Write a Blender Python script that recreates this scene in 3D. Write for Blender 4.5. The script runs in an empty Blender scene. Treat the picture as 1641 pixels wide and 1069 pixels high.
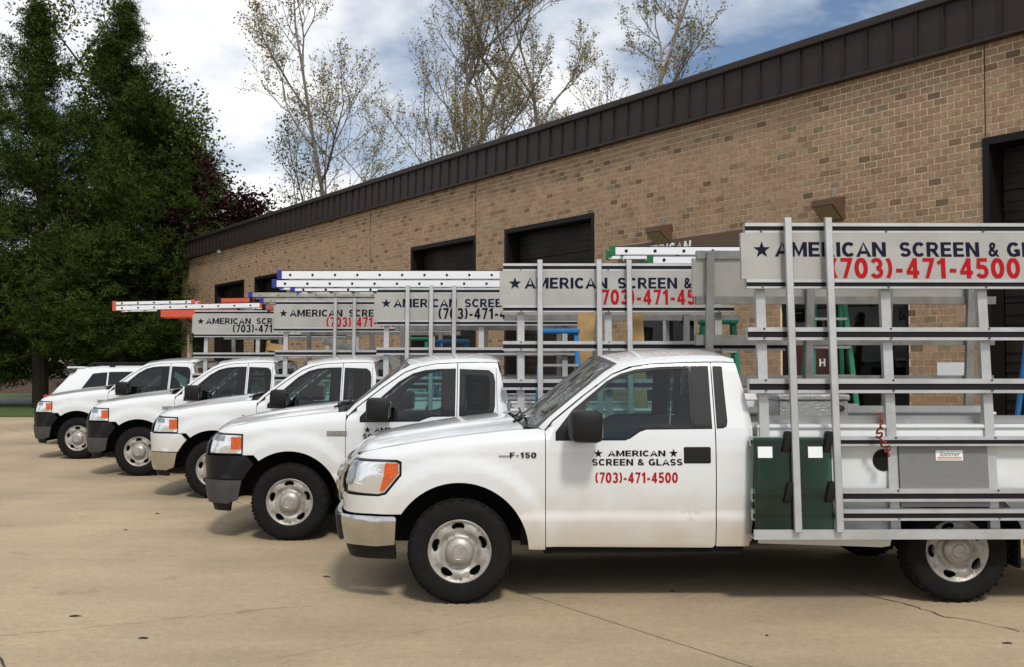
import bpy, bmesh, math, random
import numpy as np
from mathutils import Vector, Matrix, noise
random.seed(7)
R = math.radians
sc = bpy.context.scene
C = sc.collection

# ------------------------------------------------------------------ camera, sky, sun, exposure
cam_d = bpy.data.cameras.new('camera'); cam = bpy.data.objects.new('camera', cam_d); C.objects.link(cam)
cam.location = (0, 0, 1.77); cam.rotation_euler = (R(90 + 1.745), 0, 0)
cam_d.sensor_width = 36; cam_d.lens = 36 * 1560 / 1641; cam_d.clip_start = .05; cam_d.clip_end = 3000
sc.camera = cam
SUN_EL, SUN_AZ = 50, 166            # azimuth clockwise from +Y: behind the camera, to the right
w = bpy.data.worlds.new('World'); sc.world = w; w.use_nodes = True
nt = w.node_tree; nt.nodes.clear()
def wn(t, **k):
    n = nt.nodes.new(t)
    for a, b in k.items(): setattr(n, a, b)
    return n
out = wn('ShaderNodeOutputWorld'); bg = wn('ShaderNodeBackground'); bg.inputs[1].default_value = .09
sky = wn('ShaderNodeTexSky', sky_type='NISHITA', sun_disc=False, sun_elevation=R(SUN_EL), sun_rotation=R(SUN_AZ), dust_density=1.2, ozone_density=2.0)
tc = wn('ShaderNodeTexCoord'); sep = wn('ShaderNodeSeparateXYZ'); nt.links.new(tc.outputs['Generated'], sep.inputs[0])
def mth(op, a, b=None, clamp=False):
    n = wn('ShaderNodeMath', operation=op, use_clamp=clamp)
    for i, v in enumerate((a, b)):
        if v is None: continue
        if isinstance(v, (int, float)): n.inputs[i].default_value = v
        else: nt.links.new(v, n.inputs[i])
    return n.outputs[0]
zz = mth('ADD', mth('MAXIMUM', sep.outputs[2], 0.0), .32)
cx = mth('DIVIDE', sep.outputs[0], zz); cy = mth('DIVIDE', sep.outputs[1], zz)
cmb = wn('ShaderNodeCombineXYZ'); nt.links.new(cx, cmb.inputs[0]); nt.links.new(cy, cmb.inputs[1]); cmb.inputs[2].default_value = 3.7
nz = wn('ShaderNodeTexNoise'); nz.inputs['Scale'].default_value = 1.45; nz.inputs['Detail'].default_value = 9; nz.inputs['Roughness'].default_value = .56; nz.inputs['Distortion'].default_value = .1
nt.links.new(cmb.outputs[0], nz.inputs['Vector'])
cr = wn('ShaderNodeValToRGB'); cr.color_ramp.elements[0].position = .36; cr.color_ramp.elements[1].position = .54
nt.links.new(nz.outputs[0], cr.inputs[0])
nz2 = wn('ShaderNodeTexNoise'); nz2.inputs['Scale'].default_value = 3.1; nz2.inputs['Detail'].default_value = 7
nt.links.new(cmb.outputs[0], nz2.inputs['Vector'])
cc = wn('ShaderNodeValToRGB'); e = cc.color_ramp.elements
e[0].position = .36; e[0].color = (6.2, 6.9, 8.0, 1); e[1].position = .56; e[1].color = (11.5, 11.5, 11.5, 1)
nt.links.new(nz2.outputs[0], cc.inputs[0])
mx = wn('ShaderNodeMix', data_type='RGBA'); nt.links.new(cr.outputs[0], mx.inputs[0]); nt.links.new(sky.outputs[0], mx.inputs[6]); nt.links.new(cc.outputs[0], mx.inputs[7])
nt.links.new(mx.outputs[2], bg.inputs[0]); nt.links.new(bg.outputs[0], out.inputs[0])
sd = bpy.data.lights.new('sun', 'SUN'); sd.energy = 2.2; sd.angle = R(8); sd.color = (1, .95, .87)
so = bpy.data.objects.new('sun', sd); C.objects.link(so)
az = R(SUN_AZ); el = R(SUN_EL)
so.rotation_euler = Vector((math.sin(az)*math.cos(el), math.cos(az)*math.cos(el), math.sin(el))).to_track_quat('Z', 'Y').to_euler()
vs = sc.view_settings; vs.view_transform = 'Standard'; vs.look = 'None'; vs.exposure = .2; vs.gamma = 1; vs.use_curve_mapping = False

# ------------------------------------------------------------------ materials
def mat(name, col, rough=.5, metal=0, coat=0, spec=.5, var=None, bump=None, emit=None):
    """var=(scale, colour2, lo, hi[, detail]) noise mix; bump=(scale, strength)"""
    m = bpy.data.materials.new(name); m.use_nodes = True; t = m.node_tree; b = t.nodes['Principled BSDF']
    b.inputs['Base Color'].default_value = (*col, 1); b.inputs['Roughness'].default_value = rough; b.inputs['Metallic'].default_value = metal
    b.inputs['Coat Weight'].default_value = coat; b.inputs['Coat Roughness'].default_value = .06; b.inputs['Specular IOR Level'].default_value = spec
    if var or bump: g = t.nodes.new('ShaderNodeTexCoord')
    if var:
        n = t.nodes.new('ShaderNodeTexNoise'); n.inputs['Scale'].default_value = var[0]; n.inputs['Detail'].default_value = var[4] if len(var) > 4 else 6; n.inputs['Roughness'].default_value = .62
        t.links.new(g.outputs['Object'], n.inputs['Vector'])
        r = t.nodes.new('ShaderNodeValToRGB'); r.color_ramp.elements[0].position = var[2]; r.color_ramp.elements[1].position = var[3]
        r.color_ramp.elements[0].color = (*col, 1); r.color_ramp.elements[1].color = (*var[1], 1)
        t.links.new(n.outputs[0], r.inputs[0]); t.links.new(r.outputs[0], b.inputs['Base Color'])
    if bump:
        n2 = t.nodes.new('ShaderNodeTexNoise'); n2.inputs['Scale'].default_value = bump[0]; n2.inputs['Detail'].default_value = 5
        t.links.new(g.outputs['Object'], n2.inputs['Vector'])
        bp = t.nodes.new('ShaderNodeBump'); bp.inputs['Strength'].default_value = bump[1]; bp.inputs['Distance'].default_value = .01
        t.links.new(n2.outputs[0], bp.inputs['Height']); t.links.new(bp.outputs[0], b.inputs['Normal'])
    return m
def ramp_mat(name, stops, rough, source, bump=None):
    """colour by a random value per object ('obj') or per mesh island ('island')"""
    m = bpy.data.materials.new(name); m.use_nodes = True; t = m.node_tree; b = t.nodes['Principled BSDF']; b.inputs['Roughness'].default_value = rough
    if source == 'obj': s = t.nodes.new('ShaderNodeObjectInfo').outputs['Random']
    else: s = t.nodes.new('ShaderNodeNewGeometry').outputs['Random Per Island']
    r = t.nodes.new('ShaderNodeValToRGB'); r.color_ramp.interpolation = 'LINEAR'
    el_ = r.color_ramp.elements; el_[0].position, el_[0].color = stops[0][0], (*stops[0][1], 1); el_[1].position, el_[1].color = stops[-1][0], (*stops[-1][1], 1)
    for p, c in stops[1:-1]:
        q = el_.new(p); q.color = (*c, 1)
    t.links.new(s, r.inputs[0])
    g = t.nodes.new('ShaderNodeNewGeometry'); n = t.nodes.new('ShaderNodeTexNoise'); n.inputs['Scale'].default_value = 16; n.inputs['Detail'].default_value = 6
    t.links.new(g.outputs['Position'], n.inputs['Vector'])
    mr = t.nodes.new('ShaderNodeMapRange'); mr.inputs[1].default_value = .25; mr.inputs[2].default_value = .75; mr.inputs[3].default_value = .72; mr.inputs[4].default_value = 1.2
    t.links.new(n.outputs[0], mr.inputs[0])
    mm = t.nodes.new('ShaderNodeMix'); mm.data_type = 'RGBA'; mm.blend_type = 'MULTIPLY'; mm.inputs[0].default_value = 1
    t.links.new(r.outputs[0], mm.inputs[6]); t.links.new(mr.outputs[0], mm.inputs[7]); t.links.new(mm.outputs[2], b.inputs['Base Color'])
    if bump:
        bp = t.nodes.new('ShaderNodeBump'); bp.inputs['Strength'].default_value = bump; bp.inputs['Distance'].default_value = .01
        t.links.new(n.outputs[0], bp.inputs['Height']); t.links.new(bp.outputs[0], b.inputs['Normal'])
    return m
def glass_mat(name, tint, gloss_rough=.02, ior=1.5):
    m = bpy.data.materials.new(name); m.use_nodes = True; t = m.node_tree; t.nodes.clear()
    o = t.nodes.new('ShaderNodeOutputMaterial'); tr = t.nodes.new('ShaderNodeBsdfTransparent'); tr.inputs[0].default_value = (*tint, 1)
    gl = t.nodes.new('ShaderNodeBsdfGlossy'); gl.inputs['Roughness'].default_value = gloss_rough
    fr = t.nodes.new('ShaderNodeFresnel'); fr.inputs[0].default_value = ior
    mxs = t.nodes.new('ShaderNodeMixShader'); t.links.new(fr.outputs[0], mxs.inputs[0]); t.links.new(tr.outputs[0], mxs.inputs[1]); t.links.new(gl.outputs[0], mxs.inputs[2]); t.links.new(mxs.outputs[0], o.inputs[0])
    return m
def paint_mat(name, col):
    """car paint with road dust on the lowest part of the panels"""
    m = mat(name, col, .28, 0, 1.0); t = m.node_tree; b = t.nodes['Principled BSDF']
    g = t.nodes.new('ShaderNodeTexCoord'); s = t.nodes.new('ShaderNodeSeparateXYZ'); t.links.new(g.outputs['Object'], s.inputs[0])
    n = t.nodes.new('ShaderNodeTexNoise'); n.inputs['Scale'].default_value = 5; n.inputs['Detail'].default_value = 8; t.links.new(g.outputs['Object'], n.inputs['Vector'])
    a = t.nodes.new('ShaderNodeMath'); a.operation = 'MULTIPLY_ADD'; a.inputs[1].default_value = .55; t.links.new(n.outputs[0], a.inputs[0]); 
    inv = t.nodes.new('ShaderNodeMapRange'); inv.inputs[1].default_value = .38; inv.inputs[2].default_value = 1.05; inv.inputs[3].default_value = .42; inv.inputs[4].default_value = -.32; t.links.new(s.outputs[2], inv.inputs[0])
    t.links.new(inv.outputs[0], a.inputs[2])
    r = t.nodes.new('ShaderNodeValToRGB'); r.color_ramp.elements[0].position = .12; r.color_ramp.elements[1].position = .95; r.color_ramp.elements[0].color = (*col, 1); r.color_ramp.elements[1].color = (.42, .33, .22, 1)
    t.links.new(a.outputs[0], r.inputs[0]); t.links.new(r.outputs[0], b.inputs['Base Color'])
    return m
M = dict(
    paint=paint_mat('white_paint', (.62, .64, .65)), bedpaint=mat('bed_paint', (.60, .63, .63), .35, 0, .4, var=(3, (.55, .52, .46), .5, .85)),
    chrome=mat('chrome', (.62, .61, .59), .16, 1, var=(6, (.42, .40, .37), .4, .8)), black=mat('black_plastic', (.008, .008, .009), .55, spec=.25), darkgrey=mat('dark_grey_plastic', (.04, .04, .042), .6, var=(9, (.07, .065, .06), .4, .8)),
    blacktrim=mat('black_trim', (.006, .006, .008), .3, spec=.3), rubber=mat('rubber', (.010, .010, .010), .8, spec=.2), tyre=mat('tyre', (.009, .0088, .0085), .9, var=(14, (.017, .015, .013), .45, .8), spec=.15),
    under=mat('underbody', (.012, .012, .012), .9, spec=.1), cloth=mat('seat_cloth', (.07, .068, .065), .9), dash=mat('dashboard', (.03, .03, .03), .7),
    glass=glass_mat('car_glass', (.46, .66, .65), .02, 1.6), privacy=glass_mat('quarter_glass', (.10, .14, .15)), green_glass=glass_mat('stacked_green_glass', (.47, .65, .59), .02, 1.4), windglass=glass_mat('windshield_glass', (.60, .72, .69), .02, 1.85),
    amber=mat('amber_lens', (.62, .11, .012), .15, 0, .6, var=(45, (.42, .05, .006), .35, .75), bump=(60, .6)), lamp=mat('headlamp_reflector', (.80, .81, .82), .12, .75, .9, bump=(14, .5)), lampdark=mat('lamp_housing', (.30, .30, .30), .2, .6, .8),
    redlens=mat('red_lens', (.45, .012, .015), .15, 0, .8), wheel=mat('wheel_steel', (.36, .345, .32), .45, .3, var=(8, (.20, .175, .145), .42, .75)), hubcap=mat('hub_cap', (.36, .345, .32), .4, .45, var=(15, (.24, .21, .17), .45, .85)),
    alum=mat('aluminium', (.46, .465, .465), .42, .6, var=(4, (.33, .32, .30), .42, .8)), alumdull_shaded=mat('dull_and_shaded_aluminium', (.26, .26, .255), .55, .5, var=(7, (.17, .16, .14), .4, .75)),  # second aluminium: dull metal, colour darkened for the backlit shade of far racks
    sign=mat('sign_sheet', (.37, .36, .335), .38, .3, var=(2.2, (.30, .285, .255), .42, .7)), greypanel=mat('grey_panel', (.19, .19, .19), .45, .3, var=(90, (.165, .165, .16), .45, .6)), strip=mat('rubber_strip', (.010, .008, .011), .7, spec=.2),
    navy=mat('navy_vinyl', (.008, .009, .026), .7, spec=.1), ink=mat('black_vinyl', (.006, .006, .009), .7, spec=.1), red=mat('red_vinyl', (.36, .008, .012), .7, spec=.1), white=mat('white_vinyl', (.8, .8, .78), .5), orange_ink=mat('orange_vinyl', (.6, .16, .05), .5),
    mortar=mat('mortar', (.74, .60, .43), .95, var=(2, (.60, .48, .34), .4, .7), bump=(60, .4)),
    fascia=mat('brown_metal', (.026, .019, .017), .5, 0, spec=.25, var=(1.5, (.036, .027, .023), .4, .7)), coping=mat('coping_metal', (.032, .024, .021), .5, 0, spec=.3),
    doorpaint=mat('door_brown', (.014, .011, .010), .55, spec=.2, var=(2, (.032, .024, .02), .4, .7)), reddoor=mat('entrance_door', (.06, .014, .008), .4), steelframe=mat('frame_brown', (.010, .008, .0075), .5, spec=.2),
    plate=mat('diamond_plate', (.55, .55, .55), .35, .85, bump=(75, .6)), wood=mat('pine_board', (.42, .27, .11), .75, var=(5, (.30, .18, .07), .4, .7)), 
    fgreen=mat('green_fibreglass', (.004, .16, .085), .45), fblue=mat('blue_fibreglass', (.01, .16, .42), .45), forange=mat('orange_fibreglass', (.62, .075, .03), .45, var=(3, (.45, .07, .04), .4, .8)), fred=mat('faded_red_fibreglass', (.42, .10, .075), .6, var=(3, (.32, .09, .07), .4, .8)), capblue=mat('blue_cap', (.012, .02, .22), .5), capgreen=mat('green_cap', (.005, .11, .03), .5), yellow=mat('yellow_paint', (.55, .45, .03), .5),
    whitealu=mat('bright_aluminium', (.80, .81, .83), .4, .35), dirtyalu=mat('weathered_aluminium', (.40, .39, .35), .6, .4, var=(6, (.25, .24, .20), .4, .75)),
    cord=mat('red_rope', (.20, .03, .02), .9), lampbody=mat('bronze_lamp_body', (.10, .055, .035), .5), lampglass=mat('yellowed_lens', (.20, .17, .08), .4), paper=mat('paper', (.72, .76, .78), .8),
    asphalt=mat('asphalt', (.10, .10, .105), .9, var=(1, (.14, .14, .14), .4, .7)), grass=mat('grass', (.060, .105, .018), .95, var=(3, (.035, .065, .012), .35, .7), bump=(20, 1)), mulch=mat('mulch', (.05, .022, .015), .95, var=(6, (.09, .05, .03), .4, .7)), kerb=mat('kerb_concrete', (.38, .35, .29), .9), dirt=mat('dirt', (.12, .10, .06), .95, var=(.5, (.07, .09, .03), .4, .6)),
    crackm=mat('crack_dirt', (.035, .028, .02), .95), joint=mat('joint_dirt', (.04, .032, .024), .95),
    bark=mat('bark', (.035, .027, .022), .95, spec=.1, var=(8, (.06, .05, .04), .4, .7)), palebark=mat('pale_bark', (.24, .205, .17), .95, var=(3, (.10, .085, .07), .4, .7)),
)
M['brick'] = ramp_mat('brick_stuff', [(0, (.13, .085, .052)), (.03, (.18, .12, .07)), (.06, (.285, .185, .11)), (.5, (.325, .213, .13)), (.88, (.36, .242, .15)), (.93, (.29, .235, .13)), (.97, (.22, .125, .075)), (1, (.20, .17, .10))], .9, 'island', .25)
M['brick1'] = ramp_mat('brick_single', [(0, (.13, .085, .052)), (.03, (.18, .12, .07)), (.06, (.285, .185, .11)), (.5, (.325, .213, .13)), (.88, (.36, .242, .15)), (.93, (.29, .235, .13)), (.97, (.22, .125, .075)), (1, (.20, .17, .10))], .9, 'obj', .25)
def leafm(name, a, b_, c):
    m = ramp_mat(name, [(0, a), (.5, b_), (1, c)], .8, 'island'); m.node_tree.nodes['Principled BSDF'].inputs['Specular IOR Level'].default_value = .08; return m
M['needle'] = leafm('pine_needles', (.012, .026, .006), (.030, .052, .009), (.066, .092, .015))
M['purple'] = leafm('purple_leaves', (.014, .005, .007), (.026, .008, .010), (.045, .014, .014))
M['spring'] = leafm('spring_leaves', (.20, .16, .07), (.28, .28, .09), (.24, .14, .09))
M['green'] = leafm('green_leaves', (.05, .08, .016), (.09, .13, .026), (.15, .18, .04))
def concrete():
    m = mat('concrete', (.34, .275, .175), .9); t = m.node_tree; b = t.nodes['Principled BSDF']
    g = t.nodes.new('ShaderNodeNewGeometry')
    def nz(s, d, rough=.6, stretch=None):
        n = t.nodes.new('ShaderNodeTexNoise'); n.inputs['Scale'].default_value = s; n.inputs['Detail'].default_value = d; n.inputs['Roughness'].default_value = rough
        if stretch:
            mp = t.nodes.new('ShaderNodeMapping'); mp.inputs['Rotation'].default_value = (0, 0, R(-126)); mp.inputs['Scale'].default_value = stretch
            t.links.new(g.outputs['Position'], mp.inputs[0]); t.links.new(mp.outputs[0], n.inputs['Vector'])
        else: t.links.new(g.outputs['Position'], n.inputs['Vector'])
        return n.outputs[0]
    def rng(v, a, b2, c, d):
        r = t.nodes.new('ShaderNodeMapRange'); r.inputs[1].default_value = a; r.inputs[2].default_value = b2; r.inputs[3].default_value = c; r.inputs[4].default_value = d; t.links.new(v, r.inputs[0]); return r.outputs[0]
    def mul(a, b2):
        n = t.nodes.new('ShaderNodeMath'); n.operation = 'MULTIPLY'; t.links.new(a, n.inputs[0]); t.links.new(b2, n.inputs[1]); return n.outputs[0]
    big = rng(nz(.35, 5), .3, .7, .74, 1.18); st = rng(nz(1.1, 7, .65, (.25, 1.3, 1)), .3, .7, .88, 1.09); fine = rng(nz(75, 5, .75), .3, .7, .74, 1.22); pit = rng(nz(22, 2), .66, .76, 1, .62); spots = rng(nz(1.9, 3), .64, .76, 1, .74)
    grit = rng(nz(16, 9, .82), .3, .7, .78, 1.2); v = mul(mul(mul(mul(big, st), mul(fine, pit)), spots), grit)
    mm = t.nodes.new('ShaderNodeMix'); mm.data_type = 'RGBA'; mm.blend_type = 'MULTIPLY'; mm.inputs[0].default_value = 1; mm.inputs[6].default_value = (.365, .285, .182, 1)
    t.links.new(v, mm.inputs[7]); t.links.new(mm.outputs[2], b.inputs['Base Color'])
    bp = t.nodes.new('ShaderNodeBump'); bp.inputs['Strength'].default_value = .35; bp.inputs['Distance'].default_value = .006; t.links.new(nz(70, 5), bp.inputs['Height']); t.links.new(bp.outputs[0], b.inputs['Normal'])
    return m
M['concrete'] = concrete()

# ------------------------------------------------------------------ geometry helpers
class Geo:
    def __init__(s): s.v = []; s.f = []; s.n = []
    def add(s, v, f, n=None):
        o = len(s.v); s.v += [tuple(p) for p in v]; s.f += [tuple(i + o for i in q) for q in f]
        s.n += [tuple(x) for x in n] if n is not None else [(0, 0, 0)] * len(v); return s
    def box(s, x0, x1, y0, y1, z0, z1, bev=0):
        if bev:
            bm = bmesh.new(); bmesh.ops.create_cube(bm, size=1)
            for v in bm.verts: v.co = Vector(((x0+x1)/2 + v.co.x*(x1-x0), (y0+y1)/2 + v.co.y*(y1-y0), (z0+z1)/2 + v.co.z*(z1-z0)))
            bmesh.ops.bevel(bm, geom=bm.edges[:], offset=bev, segments=2 if bev > .012 else 1, affect='EDGES', profile=.5)
            bm.verts.index_update(); s.add([v.co[:] for v in bm.verts], [[v.index for v in f.verts] for f in bm.faces]); bm.free(); return s
        return s.add([(x, y, z) for x in (x0, x1) for y in (y0, y1) for z in (z0, z1)], [(0, 1, 3, 2), (4, 6, 7, 5), (0, 4, 5, 1), (2, 3, 7, 6), (0, 2, 6, 4), (1, 5, 7, 3)])
    def tube(s, pts, r, n=8, cap=True):
        pts = [Vector(p) for p in pts]; rs = r if isinstance(r, (list, tuple)) else [r]*len(pts); V = []; F = []
        for i, p in enumerate(pts):
            d = (pts[min(i+1, len(pts)-1)] - pts[max(i-1, 0)]).normalized(); a = d.orthogonal().normalized() if i == 0 else (a - d*a.dot(d)).normalized(); b = d.cross(a)
            V += [p + (a*math.cos(2*math.pi*k/n) + b*math.sin(2*math.pi*k/n))*rs[i] for k in range(n)]
        for i in range(len(pts)-1):
            for k in range(n): F.append((i*n+k, i*n+(k+1) % n, (i+1)*n+(k+1) % n, (i+1)*n+k))
        if cap: F += [tuple(range(n-1, -1, -1)), tuple((len(pts)-1)*n+k for k in range(n))]
        return s.add(V, F)
    def lathe(s, prof, n=40, cx=0, cz=0):
        """profile (r, y) turned round the y axis"""
        V = []; F = []; m = len(prof)
        for k in range(n):
            a = 2*math.pi*k/n
            V += [(cx + r*math.cos(a), y, cz + r*math.sin(a)) for r, y in prof]
        for k in range(n):
            for i in range(m-1): F.append((k*m+i, k*m+i+1, ((k+1) % n)*m+i+1, ((k+1) % n)*m+i))
        return s.add(V, F)
    def grid(s, rows):
        m = len(rows[0]); return s.add([p for r in rows for p in r], [(i*m+j, i*m+j+1, (i+1)*m+j+1, (i+1)*m+j) for i in range(len(rows)-1) for j in range(m-1)])
    def join(s, g): return s.add(g.v, g.f, g.n)
    def map(s, fn): s.v = [tuple(fn(*p)) for p in s.v]; return s
    def mirrored(s):
        g = Geo(); g.v = [(x, -y, z) for x, y, z in s.v]; g.f = [tuple(reversed(q)) for q in s.f]; g.n = [(x, -y, z) for x, y, z in s.n]; return g
def mk(name, g, m, parent=None, sharp=32):
    me = bpy.data.meshes.new(name); me.from_pydata(g.v, [], g.f); me.materials.append(M[m] if isinstance(m, str) else m); me.validate(); me.shade_smooth(); me.set_sharp_from_angle(angle=R(sharp))
    if len(me.vertices) == len(g.n) and any(n != (0, 0, 0) for n in g.n): me.normals_split_custom_set_from_vertices(g.n)
    o = bpy.data.objects.new(name, me); C.objects.link(o)
    if parent: o.parent = parent
    return o
def tag(o, label=None, cat=None, group=None, kind=None):
    for k, v in (('label', label), ('category', cat), ('group', group), ('kind', kind)):
        if v: o[k] = v
    return o
def empty(name, loc=(0, 0, 0), rz=0):
    o = bpy.data.objects.new(name, None); C.objects.link(o); o.location = loc; o.rotation_euler = (0, 0, rz); o.empty_display_size = .2; return o
def copy_tree(o, parent=None):
    c = o.copy(); C.objects.link(c)
    if parent: c.parent = parent
    for ch in list(o.children): copy_tree(ch, c)
    return c
def panel(loops, mapf, step=.06, thick=.015, flip=False):
    """flat outline with holes, cut to a grid and laid on a curved surface, with a returned edge"""
    bm = bmesh.new()
    for lp in loops:
        q = [bm.verts.new((a, b, 0)) for a, b in lp]
        for i in range(len(q)): bm.edges.new((q[i], q[(i+1) % len(q)]))
    bmesh.ops.triangle_fill(bm, use_beauty=True, edges=bm.edges[:], normal=(0, 0, 1))
    for ax in (0, 1):
        lo = min(v.co[ax] for v in bm.verts); hi = max(v.co[ax] for v in bm.verts); st = step[ax] if isinstance(step, tuple) else step
        k = math.ceil(lo/st + 1e-3)
        while k*st < hi - 1e-4:
            co = [0, 0, 0]; no = [0, 0, 0]; co[ax] = k*st; no[ax] = 1
            bmesh.ops.bisect_plane(bm, geom=bm.verts[:]+bm.edges[:]+bm.faces[:], dist=1e-5, plane_co=co, plane_no=no); k += 1
    bm.normal_update(); bm.verts.index_update(); h = 2e-3; P = []; N = []
    for v in bm.verts:
        a, b = v.co.x, v.co.y; p = Vector(mapf(a, b))
        n = (Vector(mapf(a+h, b)) - Vector(mapf(a-h, b))).cross(Vector(mapf(a, b+h)) - Vector(mapf(a, b-h))); n = n.normalized() if n.length > 1e-12 else Vector((0, 0, 1))
        P.append(p); N.append(-n if flip else n)
    g = Geo(); F = []
    for f in bm.faces:
        q = [v.index for v in f.verts]
        if (f.normal.z < 0) != flip: q.reverse()
        F.append(q)
    g.add(P, F, N)
    if thick:
        for ed in bm.edges:
            if len(ed.link_faces) == 1:
                i, j = ed.verts[0].index, ed.verts[1].index; g.add([P[i], P[j], P[j]-N[j]*thick, P[i]-N[i]*thick], [(0, 1, 2, 3)])
    bm.free(); return g
def interp(x, pts):
    if x <= pts[0][0]: return pts[0][1]
    for (a, b), (c, d) in zip(pts, pts[1:]):
        if x <= c: return b + (d-b)*(x-a)/(c-a)
    return pts[-1][1]
def sstep(x, a, b):
    t = min(1, max(0, (x-a)/(b-a))); return t*t*(3-2*t)
def _el(cx_, cy_, rx, ry, a0, a1, n=14): return [(cx_ + rx*math.cos(R(a0+(a1-a0)*k/n)), cy_ + ry*math.sin(R(a0+(a1-a0)*k/n))) for k in range(n+1)]
_st = lambda x: ([(x, 0), (x, 1)], .2)
_bar = lambda y, a, b: ([(a, y), (b, y)], .165)
GLYPH = {
 'A': (.80, [([(.05, -.12), (.40, 1.12), (.75, -.12)], .2), _bar(.29, .2, .6)]), 'M': (.94, [_st(.1), _st(.84), ([(.13, 1.06), (.47, .10), (.81, 1.06)], .17)]), 'E': (.66, [_st(.1), _bar(.0825, .1, .65), _bar(.5, .1, .6), _bar(.9175, .1, .65)]), 'F': (.62, [_st(.1), _bar(.48, .1, .56), _bar(.9175, .1, .62)]),
 'R': (.76, [_st(.1), ([(.1, .9175), (.42, .9175)] + _el(.42, .69, .19, .2275, 80, -80, 8) + [(.42, .4625), (.1, .4625)], .165), ([(.38, .45), (.68, -.08)], .2)]), 'I': (.2, [_st(.1)]), 'C': (.76, [(_el(.40, .5, .30, .41, 42, 318, 20), .19)]), 'N': (.80, [_st(.1), _st(.70), ([(.12, 1.08), (.68, -.08)], .19)]),
 'S': (.68, [(_el(.34, .70, .235, .215, 22, 268, 12) + _el(.34, .29, .245, .205, 86, -158, 12), .175)]), '&': (.82, [([(.78, -.04), (.22, .60), (.19, .75), (.25, .88), (.36, .915), (.47, .87), (.50, .76), (.44, .63), (.20, .45), (.12, .29), (.17, .14), (.31, .085), (.48, .13), (.62, .27), (.70, .48)], .16)]),
 'G': (.80, [(_el(.40, .5, .30, .41, 42, 330, 20), .19), _bar(.43, .43, .76), ([(.685, .43), (.685, .05)], .15)]), 'L': (.62, [_st(.1), _bar(.0825, .1, .62)]), 'H': (.78, [_st(.1), _st(.68), _bar(.5, .1, .68)]), 'T': (.66, [_st(.33), _bar(.9175, 0, .66)]),
 '(': (.36, [(_el(.52, .5, .40, .62, 125, 235, 10), .17)]), ')': (.36, [(_el(-.16, .5, .40, .62, 55, -55, 10), .17)]), '-': (.42, [_bar(.38, .04, .38)]), '0': (.68, [(_el(.34, .5, .235, .41, 0, 360, 24), .19)]), '1': (.5, [([(.34, 0), (.34, 1)], .2), ([(.06, .72), (.34, .93)], .15)]),
 '3': (.66, [(_el(.32, .71, .21, .205, 160, -90, 12), .17), (_el(.32, .29, .235, .205, 90, -160, 12), .17)]), '4': (.70, [([(.47, 0), (.47, 1)], .19), _bar(.28, .03, .68), ([(.08, .28), (.46, .97)], .15)]), '5': (.66, [([(.60, .9175), (.17, .9175), (.13, .48)], .165), (_el(.32, .33, .235, .245, 135, -155, 14), .175)]), '7': (.62, [([(.04, .9175), (.54, .9175), (.24, -.08)], .175)])}
def text_geo(s, bold=.0):
    if any(ch not in GLYPH and ch != ' ' for ch in s): return font_geo(s)
    g = Geo(); x = 0; k = 0
    for ch in s:
        if ch == ' ': x += .42; continue
        wd, strokes = GLYPH[ch]
        for pts, th in strokes:
            n = len(pts); closed = (Vector(pts[0]) - Vector(pts[-1])).length < 1e-6; A_ = []; B_ = []
            for i in range(n):
                p = Vector(pts[i]); a = Vector(pts[i-1]) if i else (Vector(pts[-2]) if closed else None); b = Vector(pts[i+1]) if i < n-1 else (Vector(pts[1]) if closed else None)
                e1 = (p-a).normalized() if a is not None else (b-p).normalized(); e2 = (b-p).normalized() if b is not None else e1
                n1 = Vector((-e1.y, e1.x)); n2 = Vector((-e2.y, e2.x)); m_ = n1+n2; m_ = m_/max(.3, m_.dot(n1)) if m_.length > 1e-6 else n1
                A_.append(p + m_*th*.58); B_.append(p - m_*th*.58)
            cl = lambda v: (x + v.x, min(1, max(0, v.y)), k*.00022)
            g.add([cl(v) for v in A_] + [cl(v) for v in B_], [(i, n+i, n+i+1, i+1) for i in range(n-1)]); k = (k+1) % 5
        x += wd + .13
    return g
def font_geo(s, bold=.0):
    cu = bpy.data.curves.new('t', 'FONT'); cu.body = s; cu.size = 1; cu.offset = bold; cu.resolution_u = 4; o = bpy.data.objects.new('t', cu); C.objects.link(o)
    dg = bpy.context.evaluated_depsgraph_get(); me = bpy.data.meshes.new_from_object(o.evaluated_get(dg)); g = Geo()
    g.add([v.co[:] for v in me.vertices], [tuple(p.vertices) for p in me.polygons]); bpy.data.objects.remove(o); bpy.data.meshes.remove(me); return g
def fit(g, x0, x1, z0, z1):
    xs = [p[0] for p in g.v]; ys = [p[1] for p in g.v]; a, b, c, d = min(xs), max(xs), min(ys), max(ys)
    g.v = [(x0 + (p[0]-a)/(b-a)*(x1-x0), -p[2], z0 + (p[1]-c)/(d-c)*(z1-z0)) for p in g.v]; return g
def star(cx_, cz_, r):
    g = Geo(); p = [(cx_, 0, cz_)] + [(cx_ + (r if k % 2 == 0 else r*.40)*math.sin(math.pi*k/5), 0, cz_ + (r if k % 2 == 0 else r*.40)*math.cos(math.pi*k/5)) for k in range(10)]
    return g.add(p, [(0, 1 + (k+1) % 10, 1 + k) for k in range(10)])
def cut(g, xmax):
    bm = bmesh.new(); vs_ = [bm.verts.new(p) for p in g.v]
    for f in g.f:
        try: bm.faces.new([vs_[i] for i in f])
        except ValueError: pass
    bmesh.ops.bisect_plane(bm, geom=bm.verts[:]+bm.edges[:]+bm.faces[:], plane_co=(xmax, 0, 0), plane_no=(1, 0, 0), clear_outer=True)
    bm.verts.index_update(); o = Geo(); o.add([v.co[:] for v in bm.verts], [[v.index for v in f.verts] for f in bm.faces]); bm.free(); return o

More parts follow.
